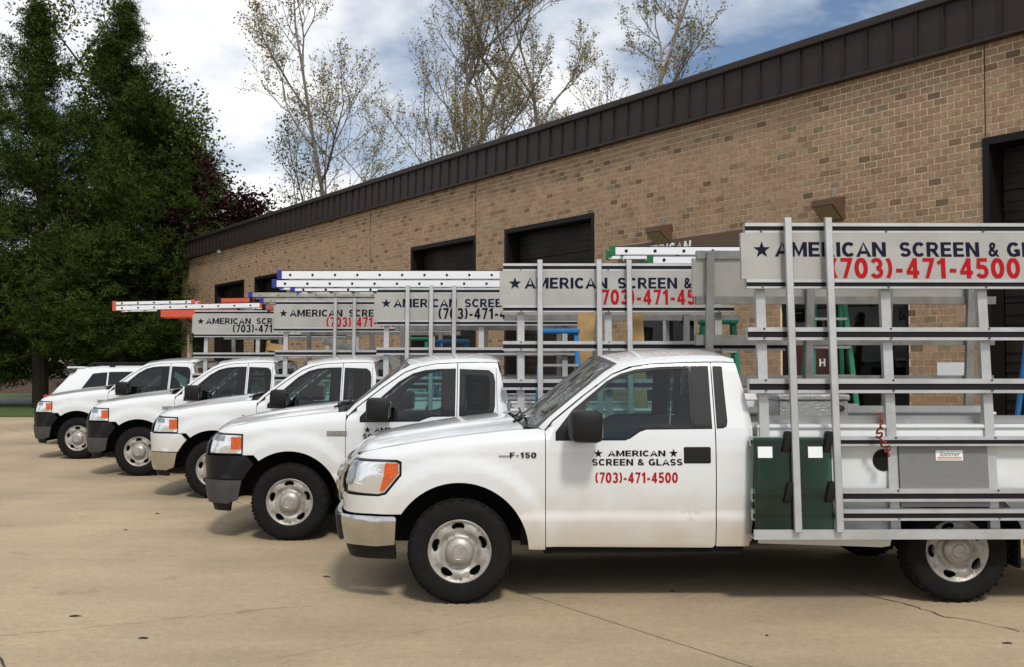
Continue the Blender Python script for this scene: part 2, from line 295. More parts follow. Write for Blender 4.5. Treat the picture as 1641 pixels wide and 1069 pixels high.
# ------------------------------------------------------------------ ground, lot, road
WD = Vector((-.5878, .809, 0)); WN = Vector((.809, .5878, 0)); P0 = Vector((6.2, 13.25, 0)); WALL_N = 12.80
def struct(o): o['kind'] = 'structure'; return o
struct(mk('ground', Geo().add([(-900, -900, -.06), (900, -900, -.06), (900, 1500, -.06), (-900, 1500, -.06)], [(0, 1, 2, 3)]), 'dirt'))
lot = struct(mk('concrete_lot', Geo().add([(-34, -25, -.02), (60, -25, -.02), (60, 31.9, -.02), (-34, 31.9, -.02)], [(0, 1, 2, 3)]), 'joint'))
def clip_poly(p, ymax):
    o = []
    for a, b in zip(p, p[1:]+p[:1]):
        if a[1] <= ymax: o.append(a)
        if (a[1] <= ymax) != (b[1] <= ymax):
            t = (ymax-a[1])/(b[1]-a[1]); o.append((a[0]+(b[0]-a[0])*t, ymax))
    return o
LN = [.35-4.15*k for k in range(5, 0, -1)] + [.35, 4.5, 8.65, 12.8]; LM = [-21.4+9*k for k in range(9)]
for i in range(len(LN)-1):
    for j in range(len(LM)-1):
        q = [WN*a + WD*b for a, b in ((LN[i]+.008, LM[j]+.003), (LN[i+1]-.008, LM[j]+.003), (LN[i+1]-.008, LM[j+1]-.003), (LN[i]+.008, LM[j+1]-.003))]
        q = clip_poly([(p.x, p.y) for p in q], 32.)
        if len(q) < 3: continue
        n = len(q); g = Geo().add([(x, y, 0) for x, y in q] + [(x, y, -.015) for x, y in q], [tuple(range(n))] + [(k, n+k, n+(k+1) % n, (k+1) % n) for k in range(n)])
        mk('slab', g, 'concrete', lot)
def ribbon(name, pts, wd, seed):
    rr = random.Random(seed); P = []
    for (x0, y0), (x1, y1) in zip(pts, pts[1:]):
        n = max(2, int(math.hypot(x1-x0, y1-y0)/.07))
        for k in range(n):
            t = k/n; P.append((x0+(x1-x0)*t + rr.uniform(-.018, .018), y0+(y1-y0)*t + rr.uniform(-.018, .018)))
    L = []; Q = []
    for k, (x, y) in enumerate(P):
        a = P[max(k-1, 0)]; b = P[min(k+1, len(P)-1)]; dx, dy = b[0]-a[0], b[1]-a[1]; l = math.hypot(dx, dy) or 1; h = wd*rr.uniform(.25, 1)/2
        L.append((x-dy/l*h, y+dx/l*h, .004)); Q.append((x+dy/l*h, y-dx/l*h, .004))
    mk(name, Geo().grid([L, Q]), 'crackm', lot)
def gp(x, y): d = 2761/(y-582); return ((x-820.5)*d/1560, d)
ribbon('crack', [gp(*p) for p in ((1345, 938), (1400, 955), (1440, 963), (1510, 985), (1560, 992), (1641, 1012))], .014, 1)
ribbon('crack', [gp(*p) for p in ((-20, 1036), (4, 1048), (14, 1060), (22, 1072))], .03, 2)
ribbon('crack', [gp(*p) for p in ((-10, 1017), (170, 1000), (427, 974), (520, 966))], .005, 3)
ribbon('crack', [gp(*p) for p in ((108, 769), (130, 768), (153, 765))], .012, 4)
for k, (x, y, l) in enumerate(((126, 984, .05), (235, 1019, .045), (525, 922, .035), (255, 822, .04), (1608, 1027, .04), (1075, 945, .03), (205, 848, .03), (1225, 1015, .02))):
    X, Y = gp(x, y); rr = random.Random(k); pts = [(X + l*math.cos(a)*rr.uniform(.6, 1.1), Y + l*.55*math.sin(a)*rr.uniform(.5, 1.1), 0) for a in [i*math.pi/4 for i in range(8)]]
    g = Geo().add([(x_, y_, .003) for x_, y_, _ in pts] + [(X, Y, .012)], [(i, (i+1) % 8, 8) for i in range(8)])
    tag(mk('dead_leaf', g, 'bark'), ['small dark leaf on the bare concrete at lower left', 'dark curled leaf lying lowest on the concrete left of the nearest truck', 'dark scrap on the concrete just ahead of the nearest front wheel', 'tiny dark leaf on concrete left of the second truck', 'small scrap on the concrete below the nearest rear wheel', 'tiny dark scrap in the shade below the nearest door', 'tiny leaf on open concrete near the left edge', 'tiny scrap on the concrete at bottom right of centre'][k], 'leaf', 'scraps on the concrete')
struct(mk('verge', Geo().box(-70, -13.2, 32.05, 41.5, -.05, .05), 'grass')); struct(mk('road', Geo().box(-120, -13, 41.8, 47, -.05, .012), 'asphalt'))
struct(mk('kerb', Geo().box(-120, -13, 47, 47.25, -.05, .14), 'kerb')); struct(mk('far_verge', Geo().box(-120, -13, 47.25, 53, -.05, .12), 'grass'))
struct(mk('mulch_bank', Geo().grid([[(-120, 53, .1), (-10, 53, .1)], [(-120, 56, .6), (-10, 56, .6)], [(-120, 58, .7), (-10, 58, .7)], [(-120, 90, .7), (-10, 90, .7)]]), 'mulch'))

# ------------------------------------------------------------------ brick building
bld = tag(empty('brick_building', P0, math.atan2(WD.y, WD.x)), 'long tan brick industrial building with brown metal fascia and dark bay doors', 'building')
U0, U1, ZF = -9.0, 34.2, 6.12
OPEN = [(-7.7, -4.5, 0, 4.8), (-3.35, -.25, 0, 4.8), (.87, 3.14, 0, 2.75), (5.0, 6.65, .75, 2.68), (7.73, 10.83, 0, 4.8), (12.0, 15.05, 0, 4.8), (23.2, 26.0, 0, 4.8), (27.0, 30.1, 0, 4.8), (30.9, 33.4, 0, 3.0)]
wg = Geo(); us = sorted({U0, U1} | {o[0] for o in OPEN} | {o[1] for o in OPEN}); zs = sorted({0, ZF+.4} | {o[2] for o in OPEN} | {o[3] for o in OPEN})
inside = lambda u, z: any(a < u < b and c < z < d for a, b, c, d in OPEN)
for a, b in zip(us, us[1:]):
    run = None
    for c, d in zip(zs, zs[1:]):
        if not inside((a+b)/2, (c+d)/2): run = (run[0], d) if run else (c, d)
        elif run: wg.box(a, b, -.30, -.005, *run); run = None
    if run: wg.box(a, b, -.30, -.005, *run)
wall = mk('wall', wg, 'mortar', bld)
mk('roof', Geo().box(U0+.05, U1-.05, -9, -.31, 6.35, 6.5), 'fascia', bld)
mk('end_wall', Geo().box(U1-.3, U1-.02, -9, -.31, 0, 6.34), 'mortar', bld); mk('end_wall', Geo().box(U0+.02, U0+.3, -9, -.31, 0, 6.34), 'mortar', bld); mk('rear_wall', Geo().box(U0, U1, -9.3, -9.01, 0, 6.5), 'mortar', bld)
mk('floor', Geo().box(U0+.31, U1-.31, -8.99, -.32, .0, .03), 'joint', bld)
# bricks 203 x 102 mm: the 300 that show largest are objects, the rest one joined piece
BL, BH, MJ = .2032, .1016, .0135; bricks = []; rb = random.Random(5)
for j in range(int(ZF/BH)):
    z = j*BH; u = U0 - (BL/2 if j % 2 else 0)
    while u < U1:
        segs = [(max(u, U0), min(u+BL-MJ, U1))]
        for a, b, c, d in OPEN:
            if z + BH*.5 > c and z + BH*.5 < d:
                segs = [s for q in segs for s in ((q[0], min(q[1], a-.002)), (max(q[0], b+.002), q[1])) if s[1]-s[0] > .02]
        bricks += [(a, b, z) for a, b in segs if b-a > .02]; u += BL
def seen(bk):
    u, z = bk[0], bk[2]
    if bk[1]-bk[0] < BL-MJ-.001: return 1e9
    p = P0 + WD*u; x = 820.5 + p.x/p.y*1560; y = 582 - (z-1.77)/p.y*1560
    return p.length if 1000 < x < 1641 and 0 < y < 352 else 1e9
order = sorted(range(len(bricks)), key=lambda i: seen(bricks[i])); near = set(order[:300]); bme = None; rest = Geo()
for i, (a, b, z) in enumerate(bricks):
    pr = rb.uniform(-.0005, .003)
    if i in near:
        if bme is None:
            o = mk('brick', Geo().box(0, BL-MJ, -.06, 0, 0, BH-MJ, .003), 'brick1', wall); bme = o.data
        else:
            o = bpy.data.objects.new('brick', bme); C.objects.link(o); o.parent = wall
        o.location = (a, pr, z + MJ/2)
    else:
        rest.add([(x, y, q) for x in (a, b) for y in (-.06, pr) for q in (z+MJ/2, z+BH-MJ/2)], [(0, 1, 3, 2), (4, 6, 7, 5), (2, 3, 7, 6), (0, 2, 6, 4), (1, 5, 7, 3)])
mk('brickwork', rest, 'brick', wall)['kind'] = 'stuff'
# fascia: one standing-seam panel every 0.4 m, bottom trim and coping
pm = None; k = 0; u = U0
while u < U1 - .01:
    if pm is None:
        g = Geo().box(.012, .400, -.02, .10, 0, .62).box(0, .012, -.02, .135, 0, .62); o = mk('metal_panel', g, 'fascia', bld); pm = o.data
    else:
        o = bpy.data.objects.new('metal_panel', pm); C.objects.link(o); o.parent = bld
    o.location = (u, .03 + random.uniform(-.003, .003), ZF); o.rotation_euler = (R(2.2), random.uniform(-.001, .001), 0); u += .4
mk('drip_trim', Geo().box(U0, U1+.02, .0, .145, ZF-.05, ZF-.004), 'coping', bld)
mk('coping', Geo().box(U0, U1+.05, -.35, .175, ZF+.625, ZF+.75, .012), 'coping', bld); mk('fascia_return', Geo().box(U1+.004, U1+.12, -9, .12, ZF-.05, ZF+.62), 'fascia', bld)
mk('scupper', Geo().box(29.2, 29.3, .02, .22, ZF-.17, ZF-.07), 'alum', bld)
# bay doors with sections, frames
for n_, (a, b, c, d) in enumerate(OPEN):
    if c > 0 or d < 4: continue
    fr = Geo().box(a, a+.09, -.33, .012, 0, d).box(b-.09, b, -.33, .012, 0, d).box(a+.09, b-.09, -.33, .012, d-.10, d)
    mk('door_frame', fr, 'steelframe', bld)
    dr = mk('bay_door', Geo().box(a+.09, b-.09, -.40, -.385, .03, d-.1), 'doorpaint', bld)
    z = .03; k = 0
    while z < d-.3:
        g = Geo().box(a+.1, b-.1, -.384, -.345, z+.008, z+.50)
        for q in (.12, .25, .38): g.box(a+.1, b-.1, -.3449, -.332, z+q-.03, z+q+.03)
        mk('door_section', g, 'doorpaint', dr); z += .51; k += 1
# entrance: dark red door, glazed shopfront, window
en = mk('entrance_frame', Geo().box(.87, .95, -.25, -.05, 0, 2.74).box(3.06, 3.14, -.25, -.05, 0, 2.74).box(.95, 3.06, -.25, -.05, 2.64, 2.74).box(2.1, 2.18, -.25, -.05, 0, 2.64), 'steelframe', bld)
mk('door', Geo().box(2.19, 3.05, -.2, -.15, .02, 2.1), 'reddoor', en); mk('pane', Geo().box(.96, 2.09, -.17, -.155, .3, 2.63), 'privacy', en); mk('transom', Geo().box(2.19, 3.05, -.17, -.155, 2.12, 2.63), 'privacy', en)
g = fit(text_geo('T H', .015), 2.30, 2.58, 1.72, 1.84); g.v = [(4.97-p[0], -.148 - p[1], p[2]) for p in g.v]; mk('lettering', g, 'white', en)
wf = mk('window', Geo().box(5.0, 5.07, -.2, -.04, .75, 2.68).box(6.58, 6.65, -.2, -.04, .75, 2.68).box(5.07, 6.58, -.2, -.04, 2.6, 2.68).box(5.07, 6.58, -.2, -.04, .75, .83).box(5.78, 5.85, -.2, -.04, .83, 2.6), 'alum', bld)
mk('pane', Geo().box(5.07, 5.78, -.15, -.14, .83, 2.6), 'privacy', wf); mk('pane', Geo().box(5.85, 6.58, -.15, -.14, .83, 2.6), 'privacy', wf)
fd = mk('door', Geo().box(30.95, 33.35, -.28, -.2, 0, 2.95), 'doorpaint', bld)
for a in (-8.2, 1.2, 4.0, 6.9, 11.2, 16.5, 22.0): mk('control_joint', Geo().box(a+.8, a+.812, -.01, .0055, 0 if not inside(a+.806, 1) else 4.8, ZF-.06), 'joint', bld) if a in (-8.2, 11.2-.0, 16.5) else None
mk('control_joint', Geo().box(-.30, -.288, -.01, .0055, 4.82, ZF-.06), 'joint', bld)
mk('notice', Geo().box(.02, .44, .004, .008, 1.50, 1.78), 'paper', bld)
B = lambda u, y, z: P0 + WD*u - WN*y*-1*-1 + Vector((0, 0, z)) if False else P0 + WD*u - WN*y + Vector((0, 0, z))
def wall_light(u, z, label):
    t = tag(empty('wall_light', B(u, .0, z), math.atan2(WD.y, WD.x)), label, 'lamp', 'wall pack lights')
    prof = [(0, .20), (.30, .14), (.30, .05), (.03, -.16), (0, -.16)]
    def ex(p, x0, x1):
        n = len(p); return Geo().add([(x, y + .012, zq) for x in (x0, x1) for y, zq in p], [tuple(range(n-1, -1, -1)), tuple(range(n, 2*n))] + [(i, (i+1) % n, n+(i+1) % n, n+i) for i in range(n)])
    mk('housing', ex(prof, -.19, .19), 'lampbody', t); mk('lens', ex([(.292, .035), (.312, .035), (.055, -.15), (.035, -.15)], -.165, .165), 'lampglass', t); mk('conduit', Geo().tube([(0, .03, .20), (0, .03, .32)], .02), 'alumdull_shaded', t)
wall_light(2.09, 4.12, 'brown wall light with yellowed lens above the nearest truck sign'); wall_light(5.75, 4.12, 'brown wall light above the ladder with green end caps'); wall_light(32.2, 3.45, 'small wall light above the door at the far end of the wall')
bs = tag(empty('building_sign', B(5.4, .02, 3.22), math.atan2(WD.y, WD.x)), 'brown wall sign with white star and slanted white lettering', 'sign')
mk('board', Geo().box(-1.75, 1.55, 0, .05, 0, .80), 'lampbody', bs)
def bl(s, x0, x1, z0, z1):
    g = fit(text_geo(s, .02), x0, x1, z0, z1) if s else star(x0, z0, .13); g.v = [(-(p[0] + (p[2]-z0)*.15), .054 - p[1], p[2]) for p in g.v]; mk('lettering', g, 'white', bs)
bl('', -1.32, 0, .62, 0); bl('AMERICAN', -1.05, .35, .52, .74); bl('SCREEN & GLASS', -.75, 1.35, .18, .40)

# ------------------------------------------------------------------ pickup trucks: near side is y = -1, x runs from the front axle to the tail
PLAN = [(-.45, .985)]; th_pts = [(0, 3), (.12, 5), (.25, 16), (.41, 50), (.52, 72), (.68, 82), (1.35, 90)]
sg = 0
while PLAN[-1][1] > 0.0:
    a = R(interp(sg, th_pts)); PLAN.append((PLAN[-1][0] - math.cos(a)*.01, PLAN[-1][1] - math.sin(a)*.01)); sg += .01
SC = -.45 - .01*(len(PLAN)-1)
def plan(s):
    if s >= -.45: return s, 1.0 - .015*sstep(-s, -.5, .45), 0.0
    q = min((-.45 - s)/.01, len(PLAN)-1.001); i = int(q); t = q-i; a = R(interp(.01*q, th_pts))
    return PLAN[i][0]*(1-t) + PLAN[i+1][0]*t, PLAN[i][1]*(1-t) + PLAN[i+1][1]*t, a
ZT = [(-1.0, 1.06), (-.90, 1.085), (-.556, 1.148), (-.1, 1.22), (.37, 1.275), (.62, 1.29), (.9, 1.30)]
PROF = [(.30, -.075), (.42, -.035), (.55, -.014), (.635, -.008), (.655, -.014), (.80, -.004), (.95, 0), (1.12, -.004), (1.22, -.014), (1.29, -.028), (1.5, -.095), (1.75, -.172), (1.80, -.20)]
def off(s, z):
    o = interp(z, PROF)
    for wx in (0, 3.68):
        r = math.hypot(s-wx, z-.385)
        if r < .75 and z < 1.2: o += (.024 if wx == 0 else .008)*sstep(r, .73, .60)
    if s < .66:
        zt = interp(s, ZT); d = z-(zt-.11)
        if d > 0: o -= .06*(d/.11)**2
    if s < -.5: o -= .05*sstep(z, .85, 1.1)*sstep(-s, .5, .95)
    if s > 2.05 and z > .3: o -= .05*sstep(s, 2.10, 2.20) if s < 2.21 else 0
    return o
def side(s, z, d=0.0):
    x, y, a = plan(s); o = off(s, z) + d; return (x - math.sin(a)*o, -(y + math.cos(a)*o), z)
sd_ = lambda d: (lambda s, z: side(s, z, d))
def arc(cx_, cz_, r, a0, a1, n=26): return [(cx_ + r*math.cos(R(a0+(a1-a0)*k/n)), cz_ + r*math.sin(R(a0+(a1-a0)*k/n))) for k in range(n+1)]
def both(name, g, m, root):
    return mk(name, g, m, root), mk(name, g.mirrored(), m, root)
def inset(lp, d):
    n = len(lp); o = []; ar = sum(lp[i][0]*lp[(i+1) % n][1] - lp[(i+1) % n][0]*lp[i][1] for i in range(n)); sg_ = 1 if ar > 0 else -1
    for i in range(n):
        p, q, r = Vector(lp[i-1]), Vector(lp[i]), Vector(lp[(i+1) % n]); e1 = (q-p).normalized(); e2 = (r-q).normalized()
        n1 = Vector((-e1.y, e1.x))*sg_; n2 = Vector((-e2.y, e2.x))*sg_; b = (n1+n2); b = b/max(.35, b.dot(n1)) if b.length > 1e-6 else n1; o.append(tuple(q + b*d))
    return o
def tyre_wheel():
    rim_m = {}
    hole = []
    for k in range(5):
        a0 = R(103 + 72*k); lp = []
        for i in range(14):
            t = 2*math.pi*i/14; rr, tt = .183 + .027*math.sin(t)*(1 - .15*math.cos(t)), a0 + .27*math.cos(t)*(1 - .12*math.sin(t)); lp.append((rr*math.cos(tt), rr*math.sin(tt)))
        hole.append(lp)
    outer = [(.228*math.cos(2*math.pi*k/56), .228*math.sin(2*math.pi*k/56)) for k in range(56)]
    pr = [(0, -.075), (.10, -.075), (.125, -.058), (.16, -.078), (.205, -.074), (.216, -.088), (.228, -.096)]
    wv = lambda a, b: (a, interp(math.hypot(a, b), pr) - .012*math.cos(5*(math.atan2(b, a) - R(103+36)))*sstep(math.hypot(a, b), .11, .17)*(1-sstep(math.hypot(a, b), .19, .22)), b)
    rim = panel([outer]+hole, wv, .022, .03)
    rim.lathe([(.228, -.096), (.236, -.094), (.236, -.05), (.20, .06), (.20, .1)], 48)
    ty = Geo().lathe([(.232, -.085), (.245, -.105), (.30, -.118), (.345, -.112), (.366, -.098), (.380, -.07), (.385, -.03), (.385, .03), (.380, .07), (.366, .098), (.345, .112), (.30, .118), (.235, .10), (.20, .09), (.0, .09)], 64)
    for k in range(60):
        a = 2*math.pi*k/60; c, s_ = math.cos(a), math.sin(a)
        b = Geo().box(.376, .3857, -.085, .085, -.013, .013); b.v = [(x*c - z*s_, y + (.012 if k % 2 else -.012), x*s_ + z*c) for x, y, z in b.v]; ty.join(b)
    cap = Geo().lathe([(.0, -.128), (.045, -.127), (.05, -.122), (.055, -.126), (.085, -.118), (.100, -.102), (.106, -.07)], 36)
    back = Geo().lathe([(.0, .0), (.225, .0)], 32)
    return rim, ty, cap, back
WG = tyre_wheel(); WM = []
def wheel(root, x, y):
    global WM
    if not WM:
        t = mk('wheel', WG[0], 'wheel', root); c = [mk('tyre', WG[1], 'tyre', t), mk('hub_cap', WG[2], 'hubcap', t), mk('brake_drum', WG[3], 'under', t)]; WM = [t] + c
    else:
        t = bpy.data.objects.new('wheel', WM[0].data); C.objects.link(t); t.parent = root
        for q in WM[1:]:
            o = bpy.data.objects.new(q.name.split('.')[0], q.data); C.objects.link(o); o.parent = t
    t.location = (x, y, .385); t.rotation_euler = (0, R(random.uniform(0, 72)), math.pi if y > 0 else 0)
    return t
def build_truck(gen):
    A = gen == 'A'; root = empty('pickup_truck'); P = 'paint'
    DF, DR = (.635, 1.885) if A else (.565, 1.665)
    D = [(.624, 1.273), (.683, 1.347), (.926, 1.54), (1.134, 1.69), (1.273, 1.745)] if A else [(.575, 1.245), (.665, 1.335), (.92, 1.535), (1.13, 1.68), (1.273, 1.735)]
    D2 = [(1.45, 1.768), (1.65, 1.777), (1.84, 1.782), (2.0, 1.782), (2.07, 1.775)]
    WL = [(.57, .885, 1.285), (.66, .86, 1.36), (.90, .805, 1.553), (1.09, .75, 1.705), (1.19, .715, 1.768)]
    if not A: WL = [(x-.02, y, z-.015) for x, y, z in WL]
    # fender
    zt_line = [(s, interp(s, ZT)-.004) for s in [(-.90 if A else -.86) + k*.06 for k in range(40)] if s < DF-.03] + [(DF-.006, interp(DF-.006, ZT)-.004)]
    if A:
        fen = zt_line + [(DF-.006, .40)] + arc(0, .385, .51, 2, 147) + [(-.47, .662), (-.95, .662), (-.95, .795), (-.60, .79), (-.54, .805), (-.425, .945), (-.425, 1.045), (-.46, 1.06), (-.93, 1.068)]
    else:
        fen = zt_line + [(DF-.006, .40)] + arc(0, .385, .51, 2, 126) + [(-.35, .855), (-.462, .855), (-.462, 1.065), (-.87, 1.078)]
    for f in both('fender', panel([fen[::-1]], side, .05), P, root): pass
    # badge
    if A: bt = fit(text_geo('F-150', .02), .37, .565, 1.075, 1.115); bb = Geo().box(.29, .375, 0, .004, 1.083, 1.093)
    else: bt = fit(text_geo('F-150', .02), .405, .55, 1.055, 1.085); bb = Geo().box(.375, .575, 0, .003, 1.045, 1.095)
    both('badge', bt.map(lambda x, y, z: side(x, z, .009 - y)), 'ink' if A else 'chrome', root); both('badge', bb.map(lambda x, y, z: side(x, z, .003+y)), 'chrome' if A else 'alumdull_shaded', root)
    # hood
    sl = [.47 - .06*k for k in range(60) if .47 - .06*k > SC+.03]; edge = [side(s, interp(s, ZT)) for s in sl]
    nosex = lambda y: interp(min(abs(y), .97), sorted([(-e_[1], e_[0]) for e_ in edge if e_[0] < -.4] + [(0, edge[-1][0])]))
    def hz(x, y):
        q = min(1, abs(y)/.94); z = interp(x, ZT) + .075*(1 - q**2.4) + .012*sstep(abs(y), .62, .50)*sstep(x, -.8, -.4)
        fd_ = max(0, x - nosex(y)); z -= .055*max(0, 1-fd_/.16)**2*(1-q**6); return z
    ol = [(e_[0], e_[1]+.008) for e_ in edge]; loop = ol + [(x, -y) for x, y in ol[::-1]] + [(.47-.10*(1-(k/5)**2), -k*.16) for k in range(-5, 6)][::-1][::-1]
    loop = ol + [(x, -y) for x, y in ol[::-1]] + [(.46-.11*(1-(k/5.)**2), -k*.165) for k in range(-5, 6)]
    mk('hood', panel([loop], lambda x, y: (x, y, hz(x, y)), .06), P, root)
    mk('cowl', Geo().grid([[(.34 - .0, y, 1.315 - .06*(y/.85)**2) for y in np.linspace(-.86, .86, 13)], [(.62 - .2*(1-(y/.86)**2), y, 1.285 - .02*(y/.86)**2) for y in np.linspace(-.88, .88, 13)]]), 'black', root)
    for y0, y1 in ((-.72, -.08), (-.05, .62)): mk('wiper', Geo().tube([(.40, y0, 1.325), (.44, y0+.1, 1.335), (.47, (y0+y1)/2, 1.355), (.47, y1, 1.365)], .009, 6), 'black', root)
    # nose
    lamp = [(-.92, 1.06), (-.465, 1.052), (-.432, 1.035), (-.432, .95), (-.548, .812), (-.60, .797), (-.90, .812)] if A else [(-.87, 1.07), (-.468, 1.058), (-.468, .86), (-.87, .862)]
    amb = [(-.548, 1.036), (-.452, 1.03), (-.450, .96), (-.558, .830), (-.588, .832), (-.560, .93)] if A else [(-.585, 1.035), (-.478, 1.03), (-.478, .915), (-.585, .91)]
    lm = both('headlight', panel([lamp[::-1]], sd_(-.004), .03), 'lamp', root)
    for h, mir in zip(lm, (0, 1)):
        g1 = panel([amb[::-1]], sd_(.006), .03, .008); g2 = panel([lamp[::-1], inset(lamp, .010)], sd_(.002), .05, .01)
        if A: g3 = panel([[(-.91, 1.04), (-.79, 1.045), (-.80, .93), (-.83, .87), (-.90, .87)]], sd_(.004), .03, .006, False)
        else: g3 = panel([[(-.86, 1.055), (-.66, 1.045), (-.67, .99), (-.86, 1.0)]], sd_(.004), .03, .006)
        for n_, g_, m_ in (('amber_lens', g1, 'amber'), ('lamp_rim', g2, 'blacktrim'), ('lamp_bezel', g3, 'lampdark')): mk(n_, g_.mirrored() if mir else g_, m_, h)
    def wrap(name, lp, d, m, st=.06):
        g_ = panel([lp], sd_(d), st, .03); g_.join(g_.mirrored()); return mk(name, g_, m, root)
    if A:
        wrap('bumper_cover', [(SC, .662), (-.955, .662), (-.955, .80), (SC, .80)], 0, P)
        wrap('front_bumper', [(SC, .432), (-.60, .432), (-.47, .445), (-.458, .64), (-.475, .652), (SC, .652)], .042, 'chrome')
        wrap('bumper_pad', [(SC, .45), (-.93, .45), (-.96, .63), (SC, .63)], .058, 'black'); wrap('valance', [(SC, .31), (-.56, .33), (-.47, .33), (-.47, .44), (SC, .44)], .01, 'black')
        wrap('grille', [(SC, .79), (-.96, .79), (-.94, 1.07), (SC, 1.08)], -.012, 'black')
        gs = wrap('grille_surround', [(SC, .74), (-.985, .74), (-.955, .80), (-.925, 1.09), (SC, 1.115), (SC, 1.07), (-.985, 1.05), (-1.03, .80), (SC, .79)], .03, 'chrome')
        for z in (.86, .94, 1.02):
            g_ = panel([[(SC, z-.022), (-.99, z-.022), (-.99, z+.022), (SC, z+.022)]], sd_(.045), .06, .05); g_.join(g_.mirrored()); mk('grille_bar', g_, 'chrome', gs)
    else:
        wrap('bumper_cover', [(SC, .615), (-.455, .615), (-.40, .70), (-.345, .765), (-.42, .848), (SC, .848)], .022, 'blacktrim')
        wrap('front_bumper', [(SC, .37), (-.62, .37), (-.51, .41), (-.462, .605), (SC, .605)], .03, 'darkgrey')
        wrap('valance', [(SC, .29), (-.62, .29), (-.58, .38), (SC, .38)], .0, 'black')
        wrap('grille', [(SC, .86), (-.88, .86), (-.875, 1.08), (SC, 1.09)], .012, 'blacktrim')
    # doors and windows
    DLO = [(.706, 1.198), (.706, 1.262), (.838, 1.426), (1.10, 1.637), (1.20, 1.69), (1.315, 1.722), (1.50, 1.742), (1.71, 1.75), (1.868, 1.752), (1.868, 1.283), (1.38, 1.278), (1.33, 1.262), (1.26, 1.215), (1.22, 1.20)] if A else \
          [(.70, 1.178), (.70, 1.235), (.80, 1.335), (1.08, 1.585), (1.22, 1.668), (1.34, 1.70), (1.475, 1.712), (1.652, 1.716), (1.652, 1.236), (1.42, 1.232), (1.36, 1.215), (1.29, 1.186)]
    PX = 1.735 if A else 1.53
    ztop = lambda x: interp(x, D + D2)-.008
    dor = [(DF, .42), (DR-.02, .41), (DR, .43), (DR, ztop(DR))] + [(x, ztop(x)) for x in (1.8, 1.65, 1.45, 1.3) if x < DR-.02] + [(x + .008, z-.008) for x, z in D[::-1][1:]] + [(DF, D[0][1]-.05)]
    ds = both('door', panel([dor, DLO], side, .05), P, root)
    gl = [p for p in DLO if p[0] < PX-.01]; i0 = next(i for i, p in enumerate(DLO) if p[0] > PX); top = (PX, interp(PX, [DLO[i0-1], DLO[i0]])); j0 = max(i for i, p in enumerate(DLO) if p[0] > PX); bot = (PX, interp(PX, sorted([DLO[j0], DLO[j0+1]])))
    gl = DLO[:i0] + [top, bot] + DLO[j0+1:]; gl_in = inset(gl, .022)
    sail = [(.709, 1.20), (.709, 1.261), (.838, 1.423), (.935, 1.50), (.935, 1.203)] if A else [(.703, 1.18), (.703, 1.234), (.80, 1.332), (.90, 1.42), (.90, 1.182)]
    for d_, mir in zip(ds, (0, 1)):
        fx = (lambda g_: g_.mirrored()) if mir else (lambda g_: g_)
        mk('window_glass', fx(panel([inset(gl, .004)], sd_(-.014), .08, 0)), 'glass', d_)
        mk('window_seal', fx(panel([gl, gl_in], sd_(-.006), .08, .015)), 'blacktrim', d_)
        mk('pillar_trim', fx(panel([[(PX, bot[1]+.001), (1.866 if A else 1.65, bot[1]+.003), (1.866 if A else 1.65, DLO[i0][1]-.002), (PX, top[1]-.002)]], sd_(-.003), .06, .01)), 'blacktrim', d_)
        mk('mirror_base', fx(panel([sail[::-1]], sd_(-.002), .06, .01)), 'blacktrim', d_)
        hp = Geo().box(0, .205, -.012, .012, 0, .125, .01) ; hp.v = [(x + (1.648 if A else 1.43), 0, z + 1.03) if False else side(x + (1.648 if A else 1.43), z + (1.03 if A else 1.0), -y-.004) for x, y, z in hp.v]
        h = mk('door_handle', fx(hp), 'black', d_)
        hg = Geo().box(.02, .185, -.02, .004, .052, .098, .012); hg.v = [side(x + (1.648 if A else 1.43), z + (1.03 if A else 1.0), .016 - y) for x, y, z in hg.v]; mk('handle_grip', fx(hg), 'blacktrim', h) if False else hg
        mg = Geo().box(.79, 1.02, -1.30, -1.075, 1.205, 1.43, .045); mg.map(lambda x, y, z: (x + .06*max(0, -1.08-y) - .0 + .03*(z-1.3), y, z - .03*(x-.9)))
        mg.box(.80, .93, -1.09, -.955, 1.215, 1.275, .015); mk('mirror', fx(mg), 'black', d_)
        mk('mirror_glass', fx(Geo().box(1.022, 1.028, -1.27, -1.10, 1.24, 1.40)), 'chrome', d_)
    # rear of the cab side
    cr_ = [(DR+.008, .42), (2.14, .42), (2.165, .60), (2.175, 1.29), (2.15, 1.45), (2.075, 1.768), (2.0, 1.774), (1.84, 1.774)] + ([] if A else [(1.69, 1.77)]) + [(DR+.008, ztop(DR+.01))]
    qt = [(1.90, 1.285), (1.945, 1.287), (1.975, 1.30), (1.984, 1.34), (1.972, 1.745), (1.90, 1.752)] if A else [(1.69, 1.237), (1.98, 1.242), (2.035, 1.27), (2.05, 1.34), (2.052, 1.58), (2.035, 1.66), (1.985, 1.70), (1.69, 1.712)]
    cs = both('cab_corner', panel([cr_, qt], side, .05), P, root)
    for c_, mir in zip(cs, (0, 1)):
        q_in = inset(qt, .004) if A else inset(qt, .055); g_ = panel([q_in], sd_(-.008), .08, 0); mk('quarter_window', g_.mirrored() if mir else g_, 'blacktrim' if A else 'privacy', c_)
        if not A:
            g_ = panel([qt, q_in], sd_(-.005), .08, .01); mk('quarter_seal', g_.mirrored() if mir else g_, 'blacktrim', c_)
            g_ = panel([[(2.005, .45), (2.009, .45), (2.075, 1.30), (2.06, 1.76), (2.056, 1.76), (2.070, 1.30)]], sd_(.0008), .1, 0); mk('shut_line', g_.mirrored() if mir else g_, 'blacktrim', c_)
